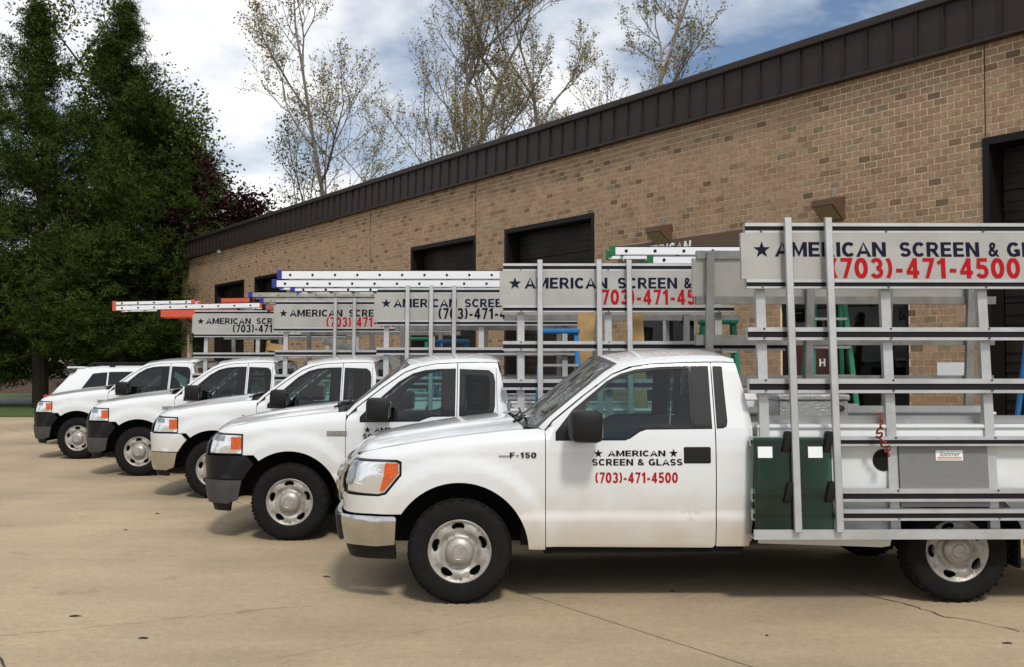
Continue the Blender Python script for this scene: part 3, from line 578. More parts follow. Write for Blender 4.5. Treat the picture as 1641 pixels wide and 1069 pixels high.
    # pillars and roof
    Ez = [(1.19, 1.768), (1.45, 1.815), (1.65, 1.829), (1.84, 1.833), (2.0, 1.827), (2.09, 1.795)]
    if not A: Ez = [(x, z-.012) for x, z in Ez]
    rows = []
    for (dx, dz), (wx, wy, wz) in zip(D, WL):
        a = Vector(side(dx, dz, .001)); b = Vector((wx, -wy, wz)); m_ = (a+b)/2 + Vector((-.012, -.016, .014)); rows.append([a, m_, b])
    for dx, dz in D2:
        a = Vector(side(dx, dz, .001)); b = Vector((dx, -.715, interp(dx, Ez))); rows.append([a, (a+b)/2 + Vector((0, -.022, .014)), b])
    g = Geo().grid(rows); g.f = [tuple(reversed(q)) for q in g.f]; g.join(g.mirrored())
    rr_ = []
    for v in np.linspace(0, 1, 9):
        y = -.715*(1-v); q = 1-(1-v)**2; fx0 = WL[4][0] - .11*q; xs = [fx0 + (2.09-fx0)*t for t in np.linspace(0, 1, 12)]
        rr_.append([(x, y, interp(x + .11*q*(1-(x-fx0)/(2.09-fx0)), Ez) + .058*q - .02*q*max(0, (x-1.9)/.2)**2) for x in xs])
    g2 = Geo().grid(rr_); g.join(g2); g.join(g2.mirrored()); mk('roof', g, P, root, 50)
    def ws(u, v):
        t = v*4; i = min(3, int(max(0, t))); t -= i; e_ = [WL[i][k]*(1-t) + WL[i+1][k]*t for k in range(3)]; c_ = (.38 + .70*v, 0, (1.265 if A else 1.25) + .572*v); q = u*u
        return (e_[0]*q + c_[0]*(1-q), u*e_[1], e_[2]*q + c_[2]*(1-q))
    sq = [(-.985, .015), (.985, .015), (.985, .985), (-.985, .985)]
    wsh = mk('windshield', panel([sq], ws, (.1, .125), 0, True), 'windglass', root)
    mk('windshield_frit', panel([[(-.998, .002), (.998, .002), (.998, .998), (-.998, .998)], [(-.93, .06), (.93, .06), (.93, .95), (-.93, .95)]], lambda u, v: tuple(Vector(ws(u, v)) + Vector((-.002, 0, .003))), (.1, .125), 0, True), 'blacktrim', wsh)
    # back of cab with window
    bw = panel([[(-.92, .45), (.92, .45), (.94, 1.29), (.80, 1.70), (.70, 1.79), (-.70, 1.79), (-.80, 1.70), (-.94, 1.29)], [(-.62, 1.32), (.62, 1.32), (.60, 1.68), (-.60, 1.68)]], lambda a, b: (2.165 - max(0, b-1.3)*.2, a, b), .2, .02)
    bk = mk('cab_back', bw, P, root); mk('rear_window', panel([[(-.62, 1.32), (.62, 1.32), (.60, 1.68), (-.60, 1.68)]], lambda a, b: (2.155 - max(0, b-1.3)*.2, a, b), .3, 0), 'glass', bk)
    # interior
    mk('dashboard', Geo().box(.50, .86, -.80, .80, 1.0, 1.22, .05), 'dash', root)
    sw = Geo().tube([(.98 + .055*math.sin(a)*.9, -.42 + .19*math.cos(a), 1.18 + .17*math.sin(a)) for a in [i*math.pi/10 for i in range(21)]], .016, 6); sw.tube([(.98, -.42, 1.18), (.80, -.42, 1.08)], .03, 6); sw.box(.965, .99, -.58, -.26, 1.165, 1.195)
    mk('steering_wheel', sw, 'dash', root)
    for y in (-.42, .42):
        st_ = Geo().box(1.25, 1.85, y-.27, y+.27, .78, .98, .05); b_ = Geo().box(1.80, 1.97, y-.26, y+.26, .95, 1.50, .05); b_.map(lambda x, yy, z: (x + .22*(z-.95), yy, z)); h_ = Geo().box(1.90, 2.0, y-.13, y+.13, 1.52, 1.70, .04); st_.join(b_).join(h_.map(lambda x, yy, z: (x + .05, yy, z))); mk('seat', st_, 'cloth', root)
    ch = Geo().box(.45, 2.15, -.90, .90, .42, .56).box(-.70, .56, -.60, .60, .40, 1.10).box(.5, .6, -.9, .9, .5, 1.2).box(-.75, 4.75, -.50, -.38, .40, .56).box(-.75, 4.75, .38, .50, .40, .56).tube([(0, -.8, .385), (0, .8, .385)], .06).tube([(3.68, -.8, .385), (3.68, .8, .385)], .07).box(3.4, 3.95, -.15, .15, .26, .52, .05).box(1.0, 3.2, .1, .3, .34, .42).box(2.3, 3.2, -.45, .1, .36, .55)
    ch.box(-.5, .5, -.86, -.6, .88, 1.0).box(-.5, .5, .6, .86, .88, 1.0)
    ch.box(.62, 2.1, -.93, -.86, .36, .425).box(.62, 2.1, .86, .93, .36, .425)
    mk('chassis', ch, 'under', root)
    # bed
    bed = [(2.205, .44), (3.12, .41)] + arc(3.68, .385, .50, 176, 4) + [(4.85, .47), (4.92, .60), (4.92, 1.285), (2.205, 1.285)]
    bs_ = both('bed_side', panel([bed], lambda s, z: (lambda p: (p[0], p[1]+.01, p[2]))(side(s, z)) if s > 2.25 else (s, side(2.25, z)[1]+.01, z), .08), 'bedpaint', root)
    for b_, mir in zip(bs_, (0, 1)):
        g_ = Geo().box(2.20, 4.93, -.985, -.88, 1.286, 1.315, .008); mk('bed_rail', g_.mirrored() if mir else g_, 'bedpaint', b_)
        g_ = Geo().box(2.22, 4.9, -.895, -.88, .60, 1.28); mk('bed_inner', g_.mirrored() if mir else g_, 'bedpaint', b_)
        if not mir: mk('filler_opening', Geo().lathe([(.0, -.9965), (.078, -.9965), (.081, -.9945), (.081, -.96)], 32, 3.13, 1.055), 'under', b_)
    mk('bed_floor', Geo().box(2.22, 4.9, -.879, .879, .60, .66), 'alumdull_shaded', root); mk('tailgate', Geo().box(4.86, 4.93, -.87, .87, .62, 1.28, .01), 'bedpaint', root); mk('bed_front', Geo().box(2.215, 2.245, -.879, .879, .661, 1.28), 'bedpaint', root)
    mk('rear_bumper', Geo().box(4.95, 5.15, -.95, .95, .45, .66, .03), 'chrome', root)
    mk('mud_flap', Geo().box(4.14, 4.16, -.95, -.70, .25, .55), 'rubber', root)
    for x in (0, 3.68):
        for y in (-.87, .87): wheel(root, x, y)
    return root

def rack_y(z): return -(1.13 - .085*(z-.55))
def rack(root, zo, stakes, signx1, phone_m, phone_x, posts, text_m='navy', full=True):
    shear = lambda sd: (lambda x, y, z: (x, sd*(rack_y(z) + y), z + zo))
    for sd in (1, -1):
        fr = mk('glass_rack', Geo().box(2.12, 5.0, -.03, .16, .505, .517).box(2.12, 5.0, -.04, -.028, .505, .575).map(shear(sd)), 'alum', root); fr.data.flip_normals() if sd < 0 else None
        def add(name, g, m):
            g.map(shear(sd)); 
            if sd < 0: g.f = [tuple(reversed(q)) for q in g.f]
            return mk(name, g, m, fr)
        for x in posts: add('post', Geo().box(x-.035, x+.035, .075, .125, .53, 2.80 if sd > 0 or full else 2.4), 'alum' if sd > 0 else 'alumdull_shaded')  # far side posts take the darker aluminium, backlit shade put into the colour
        for z0, z1 in ((.63, .71), (.765, .855), (1.165, 1.232), (1.55, 1.655), (1.94, 2.035), (2.325, 2.395), (2.745, 2.82)):
            x1 = 4.95 if z0 < 2.7 or full or sd < 0 else signx1; h = z1-z0
            if z0 == 2.325 and not full and sd > 0: x1 = 4.45
            r_ = add('rail', Geo().box(2.13, x1, .0, .072, z1-.34*h, z1).box(2.13, x1, .018, .0719, z0+.22*h, z1-.341*h).box(2.13, x1, .006, .0718, z0, z0+.219*h), 'alum' if sd > 0 else 'alumdull_shaded')  # far side rails likewise: the darker colour stands in for backlit shade
            add('rubber_strip', Geo().box(2.131, x1-.001, .008, .0175, z0+.23*h, z1-.35*h), 'strip')
        if sd > 0 and zo > -.05:
            for x in posts:
                for zb in (.65, .845, 1.225, 1.57, 1.645, 1.955, 2.025, 2.34, 2.76): add('bolt', Geo().tube([(x, .001, zb), (x, -.006, zb)], .008, 6), 'darkgrey')
        x1 = signx1 if sd > 0 else 4.85
        g = Geo().box(2.095, x1, .005, .05, 2.396, 2.744); g.map(shear(sd))
        if sd < 0: g.f = [tuple(reversed(q)) for q in g.f]
        sp = mk('sign_panel', g, 'sign', root)
        tk = (lambda gg: cut(gg, signx1-.004)) if sd > 0 and not full else (lambda gg: gg)
        items = [(star(2.25, 2.615, .066), text_m), (fit(text_geo('AMERICAN', .022), 2.346, 3.18, 2.565, 2.675), text_m), (fit(text_geo('SCREEN', .022), 3.285, 3.88, 2.565, 2.675), text_m), (fit(text_geo('&', .022), 3.95, 4.03, 2.565, 2.675), text_m), (fit(text_geo('GLASS', .022), 4.09, 4.60, 2.565, 2.675), text_m), (fit(text_geo('(703)-471-4500', .022), phone_x[0], phone_x[1], 2.402 if phone_m == 'red' else 2.41, 2.555), phone_m)]
        for g, m in items:
            if sd < 0: g.v = [(6.94-p[0], p[1], p[2]) for p in g.v]
            else: g = tk(g)
            if not g.v: continue
            g.v = [(p[0], .0025 + p[1], p[2]) for p in g.v]; g.map(shear(sd)); mk('lettering', g, m, sp)
        if sd > 0:
            for x in stakes:
                st_ = add('stake', Geo().box(x-.026, x+.026, -.085, -.045, .56, 2.85, .004), 'alum')
                for zc, dx in ((1.20, 0), (.84, 0)):
                    g_ = Geo().box(-.03, .02, -.05, .05, -.075, .075, .015); g_.map(lambda a, b, c: (x - .045 + a + .25*c, -.02 + b, zc + c)); add('clamp', g_, 'rubber')
    return fr

SPOT = [(-.396, 7.17), (-2.22, 9.72), (-3.90, 12.75), (-5.86, 15.28), (-8.02, 17.98)]
truckA = build_truck('A'); truckB = build_truck('B'); trucks = [truckA, truckB] + [copy_tree(truckB) for _ in range(3)]
TL = ['white pickup with chrome bumper nearest the camera, carrying two glass panes', 'white pickup with black front bumper, second in the row behind the nearest truck', 'white pickup with white and silver front bumper, third in the row', 'white pickup with black front bumper, fourth in the row', 'white pickup with black front bumper, farthest in the row beside the white SUV']
for k, (t, (x, y)) in enumerate(zip(trucks, SPOT)):
    t.location = (x, y+1.0, 0); t.rotation_euler = (0, 0, R((.6, 0, -.3, .3, 0)[k])); tag(t, TL[k], 'pickup truck', 'white pickups parked in a row')
for c in trucks[2].children:
    n = c.name.split('.')[0]
    if n in ('bumper_cover', 'front_bumper'):
        c.data = c.data.copy(); c.data.materials[0] = M['paint'] if n == 'bumper_cover' else M['chrome']
for t, gen in ((truckA, 'A'), (truckB, 'B')):
    for mir in (0, 1):
        door = [c for c in t.children if c.name.startswith('door')][mir]
        its = [(fit(text_geo('AMERICAN', .02), 1.09, 1.515, 1.085, 1.128), 'ink'), (fit(text_geo('SCREEN & GLASS', .02), .975, 1.64, 1.018, 1.066), 'ink'), (fit(text_geo('(703)-471-4500', .015), .998, 1.605, .89, .968), 'red'), (star(1.02, 1.105, .034), 'ink'), (star(1.575, 1.107, .034), 'ink')]
        for g, m in its:
            dx = 0 if gen == 'A' else -.24
            if mir: g.v = [(2.61-p[0], p[1], p[2]) for p in g.v]
            g.map(lambda x, y, z: side(x+dx, z, .0025 - y)); 
            if mir: g.v = [(x, -y, z) for x, y, z in g.v]
            mk('lettering', g, m, door)
for t in trucks[2:]:      # copies of the door lettering for the copied trucks
    for src, dst in zip([c for c in truckB.children if c.name.startswith('door')], [c for c in t.children if c.name.startswith('door')]):
        for q in src.children:
            if q.name.startswith('lettering'):
                o = q.copy(); C.objects.link(o); o.parent = dst
rack(trucks[0], 0, [2.43, 2.73], 4.95, 'red', (2.762, 4.18), (2.25, 3.19, 3.92, 4.7))
rack(trucks[1], -.045, [2.50, 3.09, 3.39], 4.05, 'red', (3.06, 4.26), (2.31, 3.19, 4.30), full=False)
rack(trucks[2], -.06, [2.54, 2.85, 3.15], 4.95, 'ink', (2.94, 4.12), (2.25, 3.5, 4.6))
rack(trucks[3], -.06, [3.08, 3.38], 4.95, 'red', (2.93, 4.12), (2.28, 3.4, 4.6), text_m='ink')
rack(trucks[4], -.07, [], 4.95, 'ink', (2.85, 4.05), (2.34, 3.3, 4.6), text_m='ink')
# nearest truck: grey backing panel with sticker, tray blocks
tA = trucks[0]; g = Geo().box(3.23, 3.885, 0, .012, .72, 1.163).map(lambda x, y, z: (x, rack_y(z)+.060+y, z)); gpn = mk('side_panel', g, 'greypanel', tA)
stk = mk('sticker', Geo().box(3.50, 3.70, -.004, -.001, 1.055, 1.13).map(lambda x, y, z: (x, rack_y(z)+.060+y, z)), 'paper', gpn); 
g = fit(text_geo('Sommer', .02), 3.525, 3.675, 1.085, 1.12); g.map(lambda x, y, z: (x + .35*(z-1.085), rack_y(z)+.0548, z)); mk('lettering', g, 'ink', gpn)
g = Geo(); [g.box(3.51, 3.69, -.0065, -.0045, z, z+.005) for z in (1.075, 1.064)]; mk('sticker_line', g.map(lambda x, y, z: (x, rack_y(z)+.060+y, z)), 'orange_ink', gpn)
for x in (2.86, 3.35, 3.78, 4.3):
    g = Geo().box(x, x+.13, 0, .05, .52, .565, .01).map(lambda a, b, c: (a, rack_y(.55)+b+.01, c)); mk('rubber_block', g, 'rubber', tA)

# ------------------------------------------------------------------ cargo
def truck_pt(k, x, y, z): return trucks[k].matrix_basis @ Vector((x, y, z))
for k, (x0, x1, lab) in enumerate(((2.135, 2.42, 'dark green glass pane left of the first stake on the nearest truck'), (2.45, 2.70, 'dark green glass pane between the two stakes on the nearest truck'))):
    o = tag(empty('glass_pane', truck_pt(0, 0, 0, 0), trucks[0].rotation_euler.z), lab, 'glass', 'glass panes on the nearest rack')
    for q in range(2):
        mk('pane', Geo().box(x0, x1, -.036+.012*q, -.030+.012*q, .522, 1.232-.004*q).map(lambda x, y, z: (x, rack_y(z)+y, z)), 'green_glass', o)
    mk('label_sticker', Geo().box(x0+.03+.05*k, x0+.135+.05*k, -.039, -.0375, 1.085, 1.165).map(lambda x, y, z: (x, rack_y(z)+y, z)), 'paper', o)
tb = tag(empty('tool_box', truck_pt(0, 2.56, .05, 1.315)), 'silver diamond plate tool box in the bed of the nearest truck', 'tool box')
mk('box', Geo().box(0, .56, -.35, .35, 0, .15, .006), 'plate', tb); mk('lid', Geo().box(-.015, .575, -.365, .365, .151, .20, .012), 'plate', tb); mk('latch', Geo().lathe([(0, -.375), (.025, -.372), (.028, -.352)], 16, .50, .09), 'lampbody', tb)
mk('mounting_rail', Geo().box(2.30, 4.85, -.86, -.80, 1.316, 1.375), 'alum', tA); mk('mounting_rail', Geo().box(2.30, 4.85, .80, .86, 1.316, 1.375), 'alum', tA)
rp = []; rr = random.Random(3)
for i in range(50):
    t = i/49; rp.append((3.02 + .06*t + .018*math.sin(t*40) + .02*math.sin(t*9), -1.16 + .03*math.cos(t*33), 1.40 - .29*t + .012*math.sin(t*55)))
tag(mk('rope', Geo().tube([truck_pt(0, *p) for p in rp], .008, 5), 'cord'), 'tangled dark red rope hanging on the rack of the nearest truck', 'rope')
def ladder(name, label, k, x0, L, y, z, secs, cap, wd=.40, tilt=0):
    """extension ladder lying flat on a rack; secs=[(dx, length, material, rail height)] stacked upwards"""
    t = tag(empty(name, truck_pt(k, x0, y, z)), label, 'ladder', 'ladders carried on the truck racks'); t.rotation_euler = (0, R(tilt), 0); zc = 0
    for dx, l, m, h in secs:
        for s in (-1, 1):
            yy = s*wd/2
            g = Geo().box(dx, dx+l, yy-.004, yy+.004, zc, zc+h).box(dx, dx+l, yy-.004 if s < 0 else yy-.026, yy+.026 if s < 0 else yy+.004, zc, zc+.008).box(dx, dx+l, yy-.004 if s < 0 else yy-.026, yy+.026 if s < 0 else yy+.004, zc+h-.008, zc+h)
            mk('rail', g, m, t)
            mk('end_cap', Geo().box(dx-.03, dx+.035, yy-.016, yy+.016, zc-.006, zc+h+.006, .006), cap, t); mk('end_cap', Geo().box(dx+l-.035, dx+l+.03, yy-.016, yy+.016, zc-.006, zc+h+.006, .006), cap, t)
        n = int((l-.2)/.305); rm = None
        for i in range(n+1):
            if rm is None: o = mk('rung', Geo().tube([(0, -wd/2-.012, 0), (0, wd/2+.012, 0)], .017, 8), 'alumdull_shaded' if m != 'whitealu' else 'rubber', t); rm = o.data
            else: o = bpy.data.objects.new('rung', rm); C.objects.link(o); o.parent = t
            o.location = (dx+.15+i*.305, 0, zc+h/2)
        zc += h + .006
    return t
RZ = 2.775
ladder('extension_ladder', 'silver extension ladder with green end caps above the second truck', 1, 3.28, 4.2, -.25, RZ+.045, [(.40, 3.5, 'whitealu', .085), (0, 3.9, 'whitealu', .095)], 'capgreen', .38)
ladder('extension_ladder', 'longest bright extension ladder with dark blue end caps above the third truck', 2, .66, 4.9, -.30, RZ-.03, [(.25, 4.3, 'whitealu', .05), (0, 4.6, 'whitealu', .105), (.07, 4.5, 'whitealu', .12)], 'capblue', .42)
ladder('extension_ladder', 'weathered ladder with blue end caps lying behind the longest bright ladder', 2, 3.25, 3.2, .45, RZ+.17, [(0, 3.0, 'dirtyalu', .09)], 'capblue', .38)
ladder('fibreglass_ladder', 'faded red ladder section under the longest bright ladder', 2, 2.95, 2.0, -.74, RZ-.10, [(0, 1.9, 'fred', .075)], 'rubber', .3)
ladder('extension_ladder', 'grey weathered extension ladder above the fourth truck', 3, 1.62, 2.8, -.35, RZ-.03, [(.18, 2.55, 'dirtyalu', .085), (0, 2.4, 'dirtyalu', .085)], 'capblue', .4)
ladder('fibreglass_ladder', 'faded red ladder section lying on top of the grey weathered ladder', 3, 2.95, 1.1, -.35, RZ+.15, [(0, .95, 'fred', .09)], 'rubber', .36)
ladder('fibreglass_ladder', 'faded red ladder section jutting out below the grey weathered ladder', 3, 1.62, 1.0, .5, RZ-.10, [(0, 1.2, 'fred', .10), (.1, 1.1, 'fred', .06)], 'rubber', .36)
ladder('extension_ladder', 'white ladder jutting far forward over the farthest truck', 4, .46, 2.9, -.3, RZ-.01, [(0, 2.8, 'whitealu', .10), (0, 1.5, 'whitealu', .07)], 'forange', .4, -1.2)
ladder('fibreglass_ladder', 'bright orange ladder section under the white ladder of the farthest truck', 4, 1.38, 1.5, -.55, RZ-.15, [(0, 1.5, 'forange', .15)], 'rubber', .3, -.6)
ladder('fibreglass_ladder', 'small orange red ladder end on top of the white ladder of the farthest truck', 4, 2.38, .7, -.1, RZ+.15, [(0, .62, 'forange', .10)], 'rubber', .3, -1)
def step_ladder(label, p, h, m, spread=.55, wd=.5, top=.3, rz=0):
    t = tag(empty('step_ladder', p, rz), label, 'ladder', 'step ladders standing among the trucks')
    for s in (-1, 1):
        mk('rail', Geo().tube([(s*wd/2, -spread/2, 0), (s*top/2, -.05, h)], .035, 4), m, t); mk('rear_rail', Geo().tube([(s*wd/2, spread/2, 0), (s*top/2, .05, h)], .028, 4), m, t)
    n = int(h/.3)
    for i in range(1, n):
        f = i/n; w_ = wd + (top-wd)*f; mk('step', Geo().box(-w_/2, w_/2, -spread/2*(1-f)-.08, -spread/2*(1-f)+.03, h*f-.014, h*f+.014), 'alum', t)
    mk('top_cap', Geo().box(-top/2-.04, top/2+.04, -.11, .11, h, h+.05, .01), m, t)
step_ladder('green step ladder standing behind the tool box of the nearest truck', (3.63, 11.2, 0), 2.6, 'fgreen', .8, .66, .33)
step_ladder('blue step ladder at the right edge behind the nearest truck', (5.62, 10.1, 0), 2.5, 'fblue', .8, .7, .36)
step_ladder('green step ladder in the bed of the second truck', truck_pt(1, 4.55, .3, .66), 1.55, 'fgreen', .5, .50, .34)
step_ladder('blue step ladder in the bed of the second truck behind its cab', truck_pt(1, 2.75, .4, .66), 1.45, 'fblue', .5, .55, .4)
step_ladder('blue step ladder in the bed of the third truck', truck_pt(2, 3.05, .3, .66), 1.4, 'fblue', .5, .55, .4)
step_ladder('green step ladder in the bed of the fourth truck', truck_pt(3, 4.2, .3, .66), 1.5, 'fgreen', .5, .55, .4)
def board(label, p, g, rx=0, ry=0): o = tag(mk('wooden_board', g, 'wood'), label, 'board', 'wooden boards on the trucks'); o.location = p; o.rotation_euler = (rx, ry, 0)
board('tan wooden board leaning inside the second truck rack right of its stakes', truck_pt(1, 3.72, .35, .67), Geo().box(-.07, .07, -.02, .02, 0, 1.75, .004), R(-6), R(-2))
board('tan wooden board leaning behind the middle stake of the second truck', truck_pt(1, 2.95, .5, .67), Geo().box(-.10, .10, -.02, .02, 0, 1.72, .004), R(-6), R(5))
pl = tag(empty('wooden_pallet', truck_pt(4, 3.1, .45, .67)), 'pale wooden pallet standing in the bed of the farthest truck', 'pallet'); pl.rotation_euler = (R(-4), R(8), 0)
for i in range(6): mk('slat', Geo().box(-.2, .2, -.03, -.012, .15+.24*i, .30+.24*i), 'wood', pl)
for x in (-.18, .18): mk('runner', Geo().box(x-.03, x+.03, -.0119, .07, .1, 1.55), 'wood', pl)

def beam(label, k, a, b, r, m='alum'):
    pa, pb = truck_pt(k, *a), truck_pt(k, *b); d = pb-pa; g = Geo().box(0, d.length, -r, r, -r*.8, -r*.6).box(0, d.length, -r, -r*.86, -r*.599, r*.8).box(0, d.length, r*.86, r, -r*.599, r*.8)
    o = tag(mk('metal_channel', g, m), label, 'metal channel', 'loose metal channels on the trucks'); o.location = pa; o.rotation_euler = d.to_track_quat('X', 'Z').to_euler()
beam('slanting aluminium channel leaning in the fourth truck rack', 3, (2.75, -.3, 2.15), (4.3, .2, 1.66), .075)
beam('lower slanting aluminium channel beside the cab roof of the third truck', 3, (3.6, -.6, 1.83), (4.75, -.5, 1.55), .07)
for k, (x, y, z, h, lab) in enumerate(((2.27, .30, .67, .78, 'front aluminium window frame leaning behind the nearest cab'), (2.36, .42, .67, .84, 'rear aluminium window frame leaning behind the nearest cab'))):
    o = tag(empty('aluminium_sash', truck_pt(0, x, y, z)), lab, 'sash', 'window frames behind the nearest cab'); o.rotation_euler = (R(-8), 0, 0)
    for a in ((0, .06, 0, h), (.50, .56, 0, h)): mk('stile', Geo().box(a[0], a[1], -.02, .02, a[2], a[3], .004), 'whitealu', o)
    for z0 in (0, h*.5, h-.06): mk('crossbar', Geo().box(.0605, .4995, -.018, .018, z0, z0+.055), 'whitealu', o)
M['darkglass'] = mat('dark_glass', (.006, .007, .009), .05, spec=.4)
# ------------------------------------------------------------------ SUV (rear at x=0) and far parked cars
def build_suv(paint):
    root = empty('suv'); ST = [(0, .86, .93), (.05, .90, 1.0), (.14, .92, 1.06), (.30, .93, 1.27), (.50, .935, 1.53), (.66, .935, 1.665), (1.1, .94, 1.70), (2.0, .94, 1.705), (2.6, .94, 1.66), (3.0, .94, 1.42), (3.45, .93, 1.10), (4.2, .90, 1.0), (4.55, .84, .88), (4.70, .72, .75)]
    belt = lambda x: interp(x, [(0, .93), (.14, 1.06), (1.2, 1.075), (3.3, 1.03), (4.7, .75)])
    def sec(x, w_, zt):
        bz = min(belt(x), zt-.005); rw = w_ - .30*max(0, zt-bz)/.62; lo = .30 if .1 < x < 4.5 else .42
        return [(x, -w_*.93, lo), (x, -w_*.99, .52), (x, -w_, .78), (x, -w_*.985, bz), (x, -rw-.02, bz+(zt-bz)*.88), (x, -rw+.06, zt-.006), (x, -rw*.55, zt+.012), (x, 0, zt+.018)]
    rows = [sec(*s_) for s_ in ST]; g = Geo().grid(rows); g.f = [tuple(reversed(q)) for q in g.f]; g.join(g.mirrored())
    n = len(rows[0]); e0 = rows[0]; g.add(e0 + [(x, -y, z) for x, y, z in e0[::-1]], [tuple(range(2*n))]); e1 = rows[-1]; g.add(e1 + [(x, -y, z) for x, y, z in e1[::-1]], [tuple(range(2*n-1, -1, -1))])
    body = mk('body', g, paint, root, 40)
    def sp(x, v):
        zt = interp(x, [(s_[0], s_[2]) for s_ in ST]); w_ = interp(x, [(s_[0], s_[1]) for s_ in ST]); bz = belt(x); rw = w_ - .30*(zt-bz)/.62
        a = Vector((x, -w_*.985, bz)); b = Vector((x, -rw-.02, bz+(zt-bz)*.88)); return tuple(a + (b-a)*v + Vector((0, -.005, .001)))
    for q in ([(.72, .10), (1.28, .06), (1.28, .90), (.98, .86)], [(1.31, .06), (2.05, .05), (2.05, .93), (1.31, .91)], [(2.09, .05), (3.05, .05), (2.75, .8), (2.62, .92), (2.09, .93)]):
        for mir in (0, 1):
            w_ = panel([q], sp, .1, .004); mk('side_window', w_.mirrored() if mir else w_, 'darkglass', body)
    mk('rear_glass', Geo().grid([[(.145+.52*t - .012, y*(.80 - .12*t), 1.075 + .57*t + .012) for y in np.linspace(-1, 1, 7)] for t in np.linspace(0, .93, 6)]), 'darkglass', body)
    mk('windscreen', Geo().grid([[(2.66 + .74*t + .01, y*(.68 + .14*t), 1.645 - .50*t + .02) for y in np.linspace(-1, 1, 7)] for t in np.linspace(0, 1, 6)]), 'darkglass', body)
    mk('spoiler', Geo().box(.42, .80, -.62, .62, 1.655, 1.695, .012), paint, root)
    for mir in (0, 1):
        f = (lambda g_: g_.mirrored()) if mir else (lambda g_: g_)
        mk('tail_light', f(Geo().grid([[(.02 + .0*t, -.60-.28*t, z - .0) for t in (0, .5, 1)] + [(.10, -.925, z), (.32, -.945, z + .03), (.45, -.948, z+.05)] for z in (.93, 1.01, 1.09)])), 'redlens', root)
        mk('roof_rail', f(Geo().tube([(.85, -.58, 1.70), (.95, -.58, 1.765), (2.4, -.58, 1.765), (2.55, -.58, 1.69)], .022, 6)), 'black', root)
        mk('rail_foot', f(Geo().box(1.30, 1.42, -.60, -.56, 1.69, 1.76)), 'black', root)
    mk('rear_bumper', Geo().box(-.06, .22, -.86, .86, .40, .70, .05), 'darkgrey', root); mk('underbody', Geo().box(.2, 4.5, -.8, .8, .22, .4), 'under', root)
    for x in (.95, 3.75):
        for y in (-.85, .85): wheel(root, x, y)
    return root
suv = build_suv('paint'); suv.location = (-10.3, 21.9, 0); suv.rotation_euler = (0, 0, R(11)); tag(suv, 'white SUV with red tail light behind the farthest truck', 'SUV', None)
M['silver'] = mat('silver_paint', (.45, .46, .48), .3, .3, .6); M['maroon'] = mat('maroon_paint', (.16, .02, .02), .3, 0, .6)
for (x, y, c, lab) in ((-28.3, 62, 'silver', 'distant silver car parked under the trees at left'), (-22.6, 64, 'maroon', 'distant dark red car parked beyond the pines')):
    o = copy_tree(suv); o.location = (x, y, .7); tag(o, lab, 'car', 'cars parked beyond the trees')
    for ch in o.children:
        if ch.name.startswith(('body', 'spoiler')): ch.data = ch.data.copy(); ch.data.materials[0] = M[c]

# ------------------------------------------------------------------ trees
def blades(rr, V, F, p, n, ln, wd, up=.2):
    for _ in range(n):
        d = Vector((rr.gauss(0, 1), rr.gauss(0, 1), rr.gauss(up, .8))).normalized(); s = d.orthogonal().normalized(); s.rotate(Matrix.Rotation(rr.uniform(0, 6.28), 3, d)); l = ln*rr.uniform(.6, 1.2); k = len(V)
        q = p + Vector((rr.gauss(0, ln*.35), rr.gauss(0, ln*.35), rr.gauss(0, ln*.25)))
        V += [q - s*wd, q + d*l, q + s*wd]; F.append((k, k+1, k+2))
def leaves(rr, V, F, p, n, size, spread):
    for _ in range(n):
        q = p + Vector((rr.gauss(0, spread), rr.gauss(0, spread), rr.gauss(0, spread*.8))); d = Vector((rr.gauss(0, 1), rr.gauss(0, 1), rr.gauss(-.1, .7))).normalized(); s = d.orthogonal().normalized(); s.rotate(Matrix.Rotation(rr.uniform(0, 6.28), 3, d)); l = size*rr.uniform(.6, 1.25); k = len(V)
        V += [q, q + d*l*.5 + s*l*.33, q + d*l, q + d*l*.5 - s*l*.33]; F.append((k, k+1, k+2, k+3))
def pine(label, x, y, h, rad, seed, lo=.14, dens=1.0, lean=0):
    rr = random.Random(seed); t = tag(empty('pine_tree', (x, y, 0)), label, 'tree', 'pine trees at the left'); tr = Geo(); V = []; F = []
    axis = lambda z: Vector((lean*z/h + .12*math.sin(z*.7+seed), .12*math.cos(z*.5+seed), z))
    tr.tube([axis(h*k/14) for k in range(15)], [max(.02, .30*(h/15)*(1-k/14.2)) for k in range(15)], 9); z = h*lo
    while z < h*.985:
        f = z/h; env = rad*(1-f)**.85*(1 if f > .25 else .75 + f)
        for b in range(rr.randint(5, 7)):
            a = rr.uniform(0, 6.28); L = env*rr.uniform(.45, 1.2)+.25; el_ = R(rr.uniform(-8, 22) + 32*f**2); c = axis(z); d = Vector((math.cos(a)*math.cos(el_), math.sin(a)*math.cos(el_), math.sin(el_)))
            pts = [c + d*L*q + Vector((0, 0, .16*L*q*q - .10*L*math.sin(q*3.1))) for q in (0, .25, .5, .75, 1)]; tr.tube(pts, [.055*(1-f)+.018, .04*(1-f)+.014, .02, .014, .008], 4, False)
            m = max(3, int(L*5.2*dens))
            for i in range(m):
                q = .22 + .8*i/m; p = c + d*L*q + Vector((0, 0, .16*L*q*q - .10*L*math.sin(q*3.1))); sp = .10 + .22*L*(q if q < .7 else (1.15-q))
                for _ in range(5): blades(rr, V, F, p + Vector((rr.gauss(0, sp*1.1), rr.gauss(0, sp*1.1), rr.gauss(.03, .12))), 12, .25, .017, .35)
        z += rr.uniform(.42, .70)*(1 if f < .8 else .75)
    blades(rr, V, F, axis(h), 14, .35, .02, .8)
    mk('trunk', tr, 'bark', t); mk('crown', Geo().add(V, F), 'needle', t, 180)
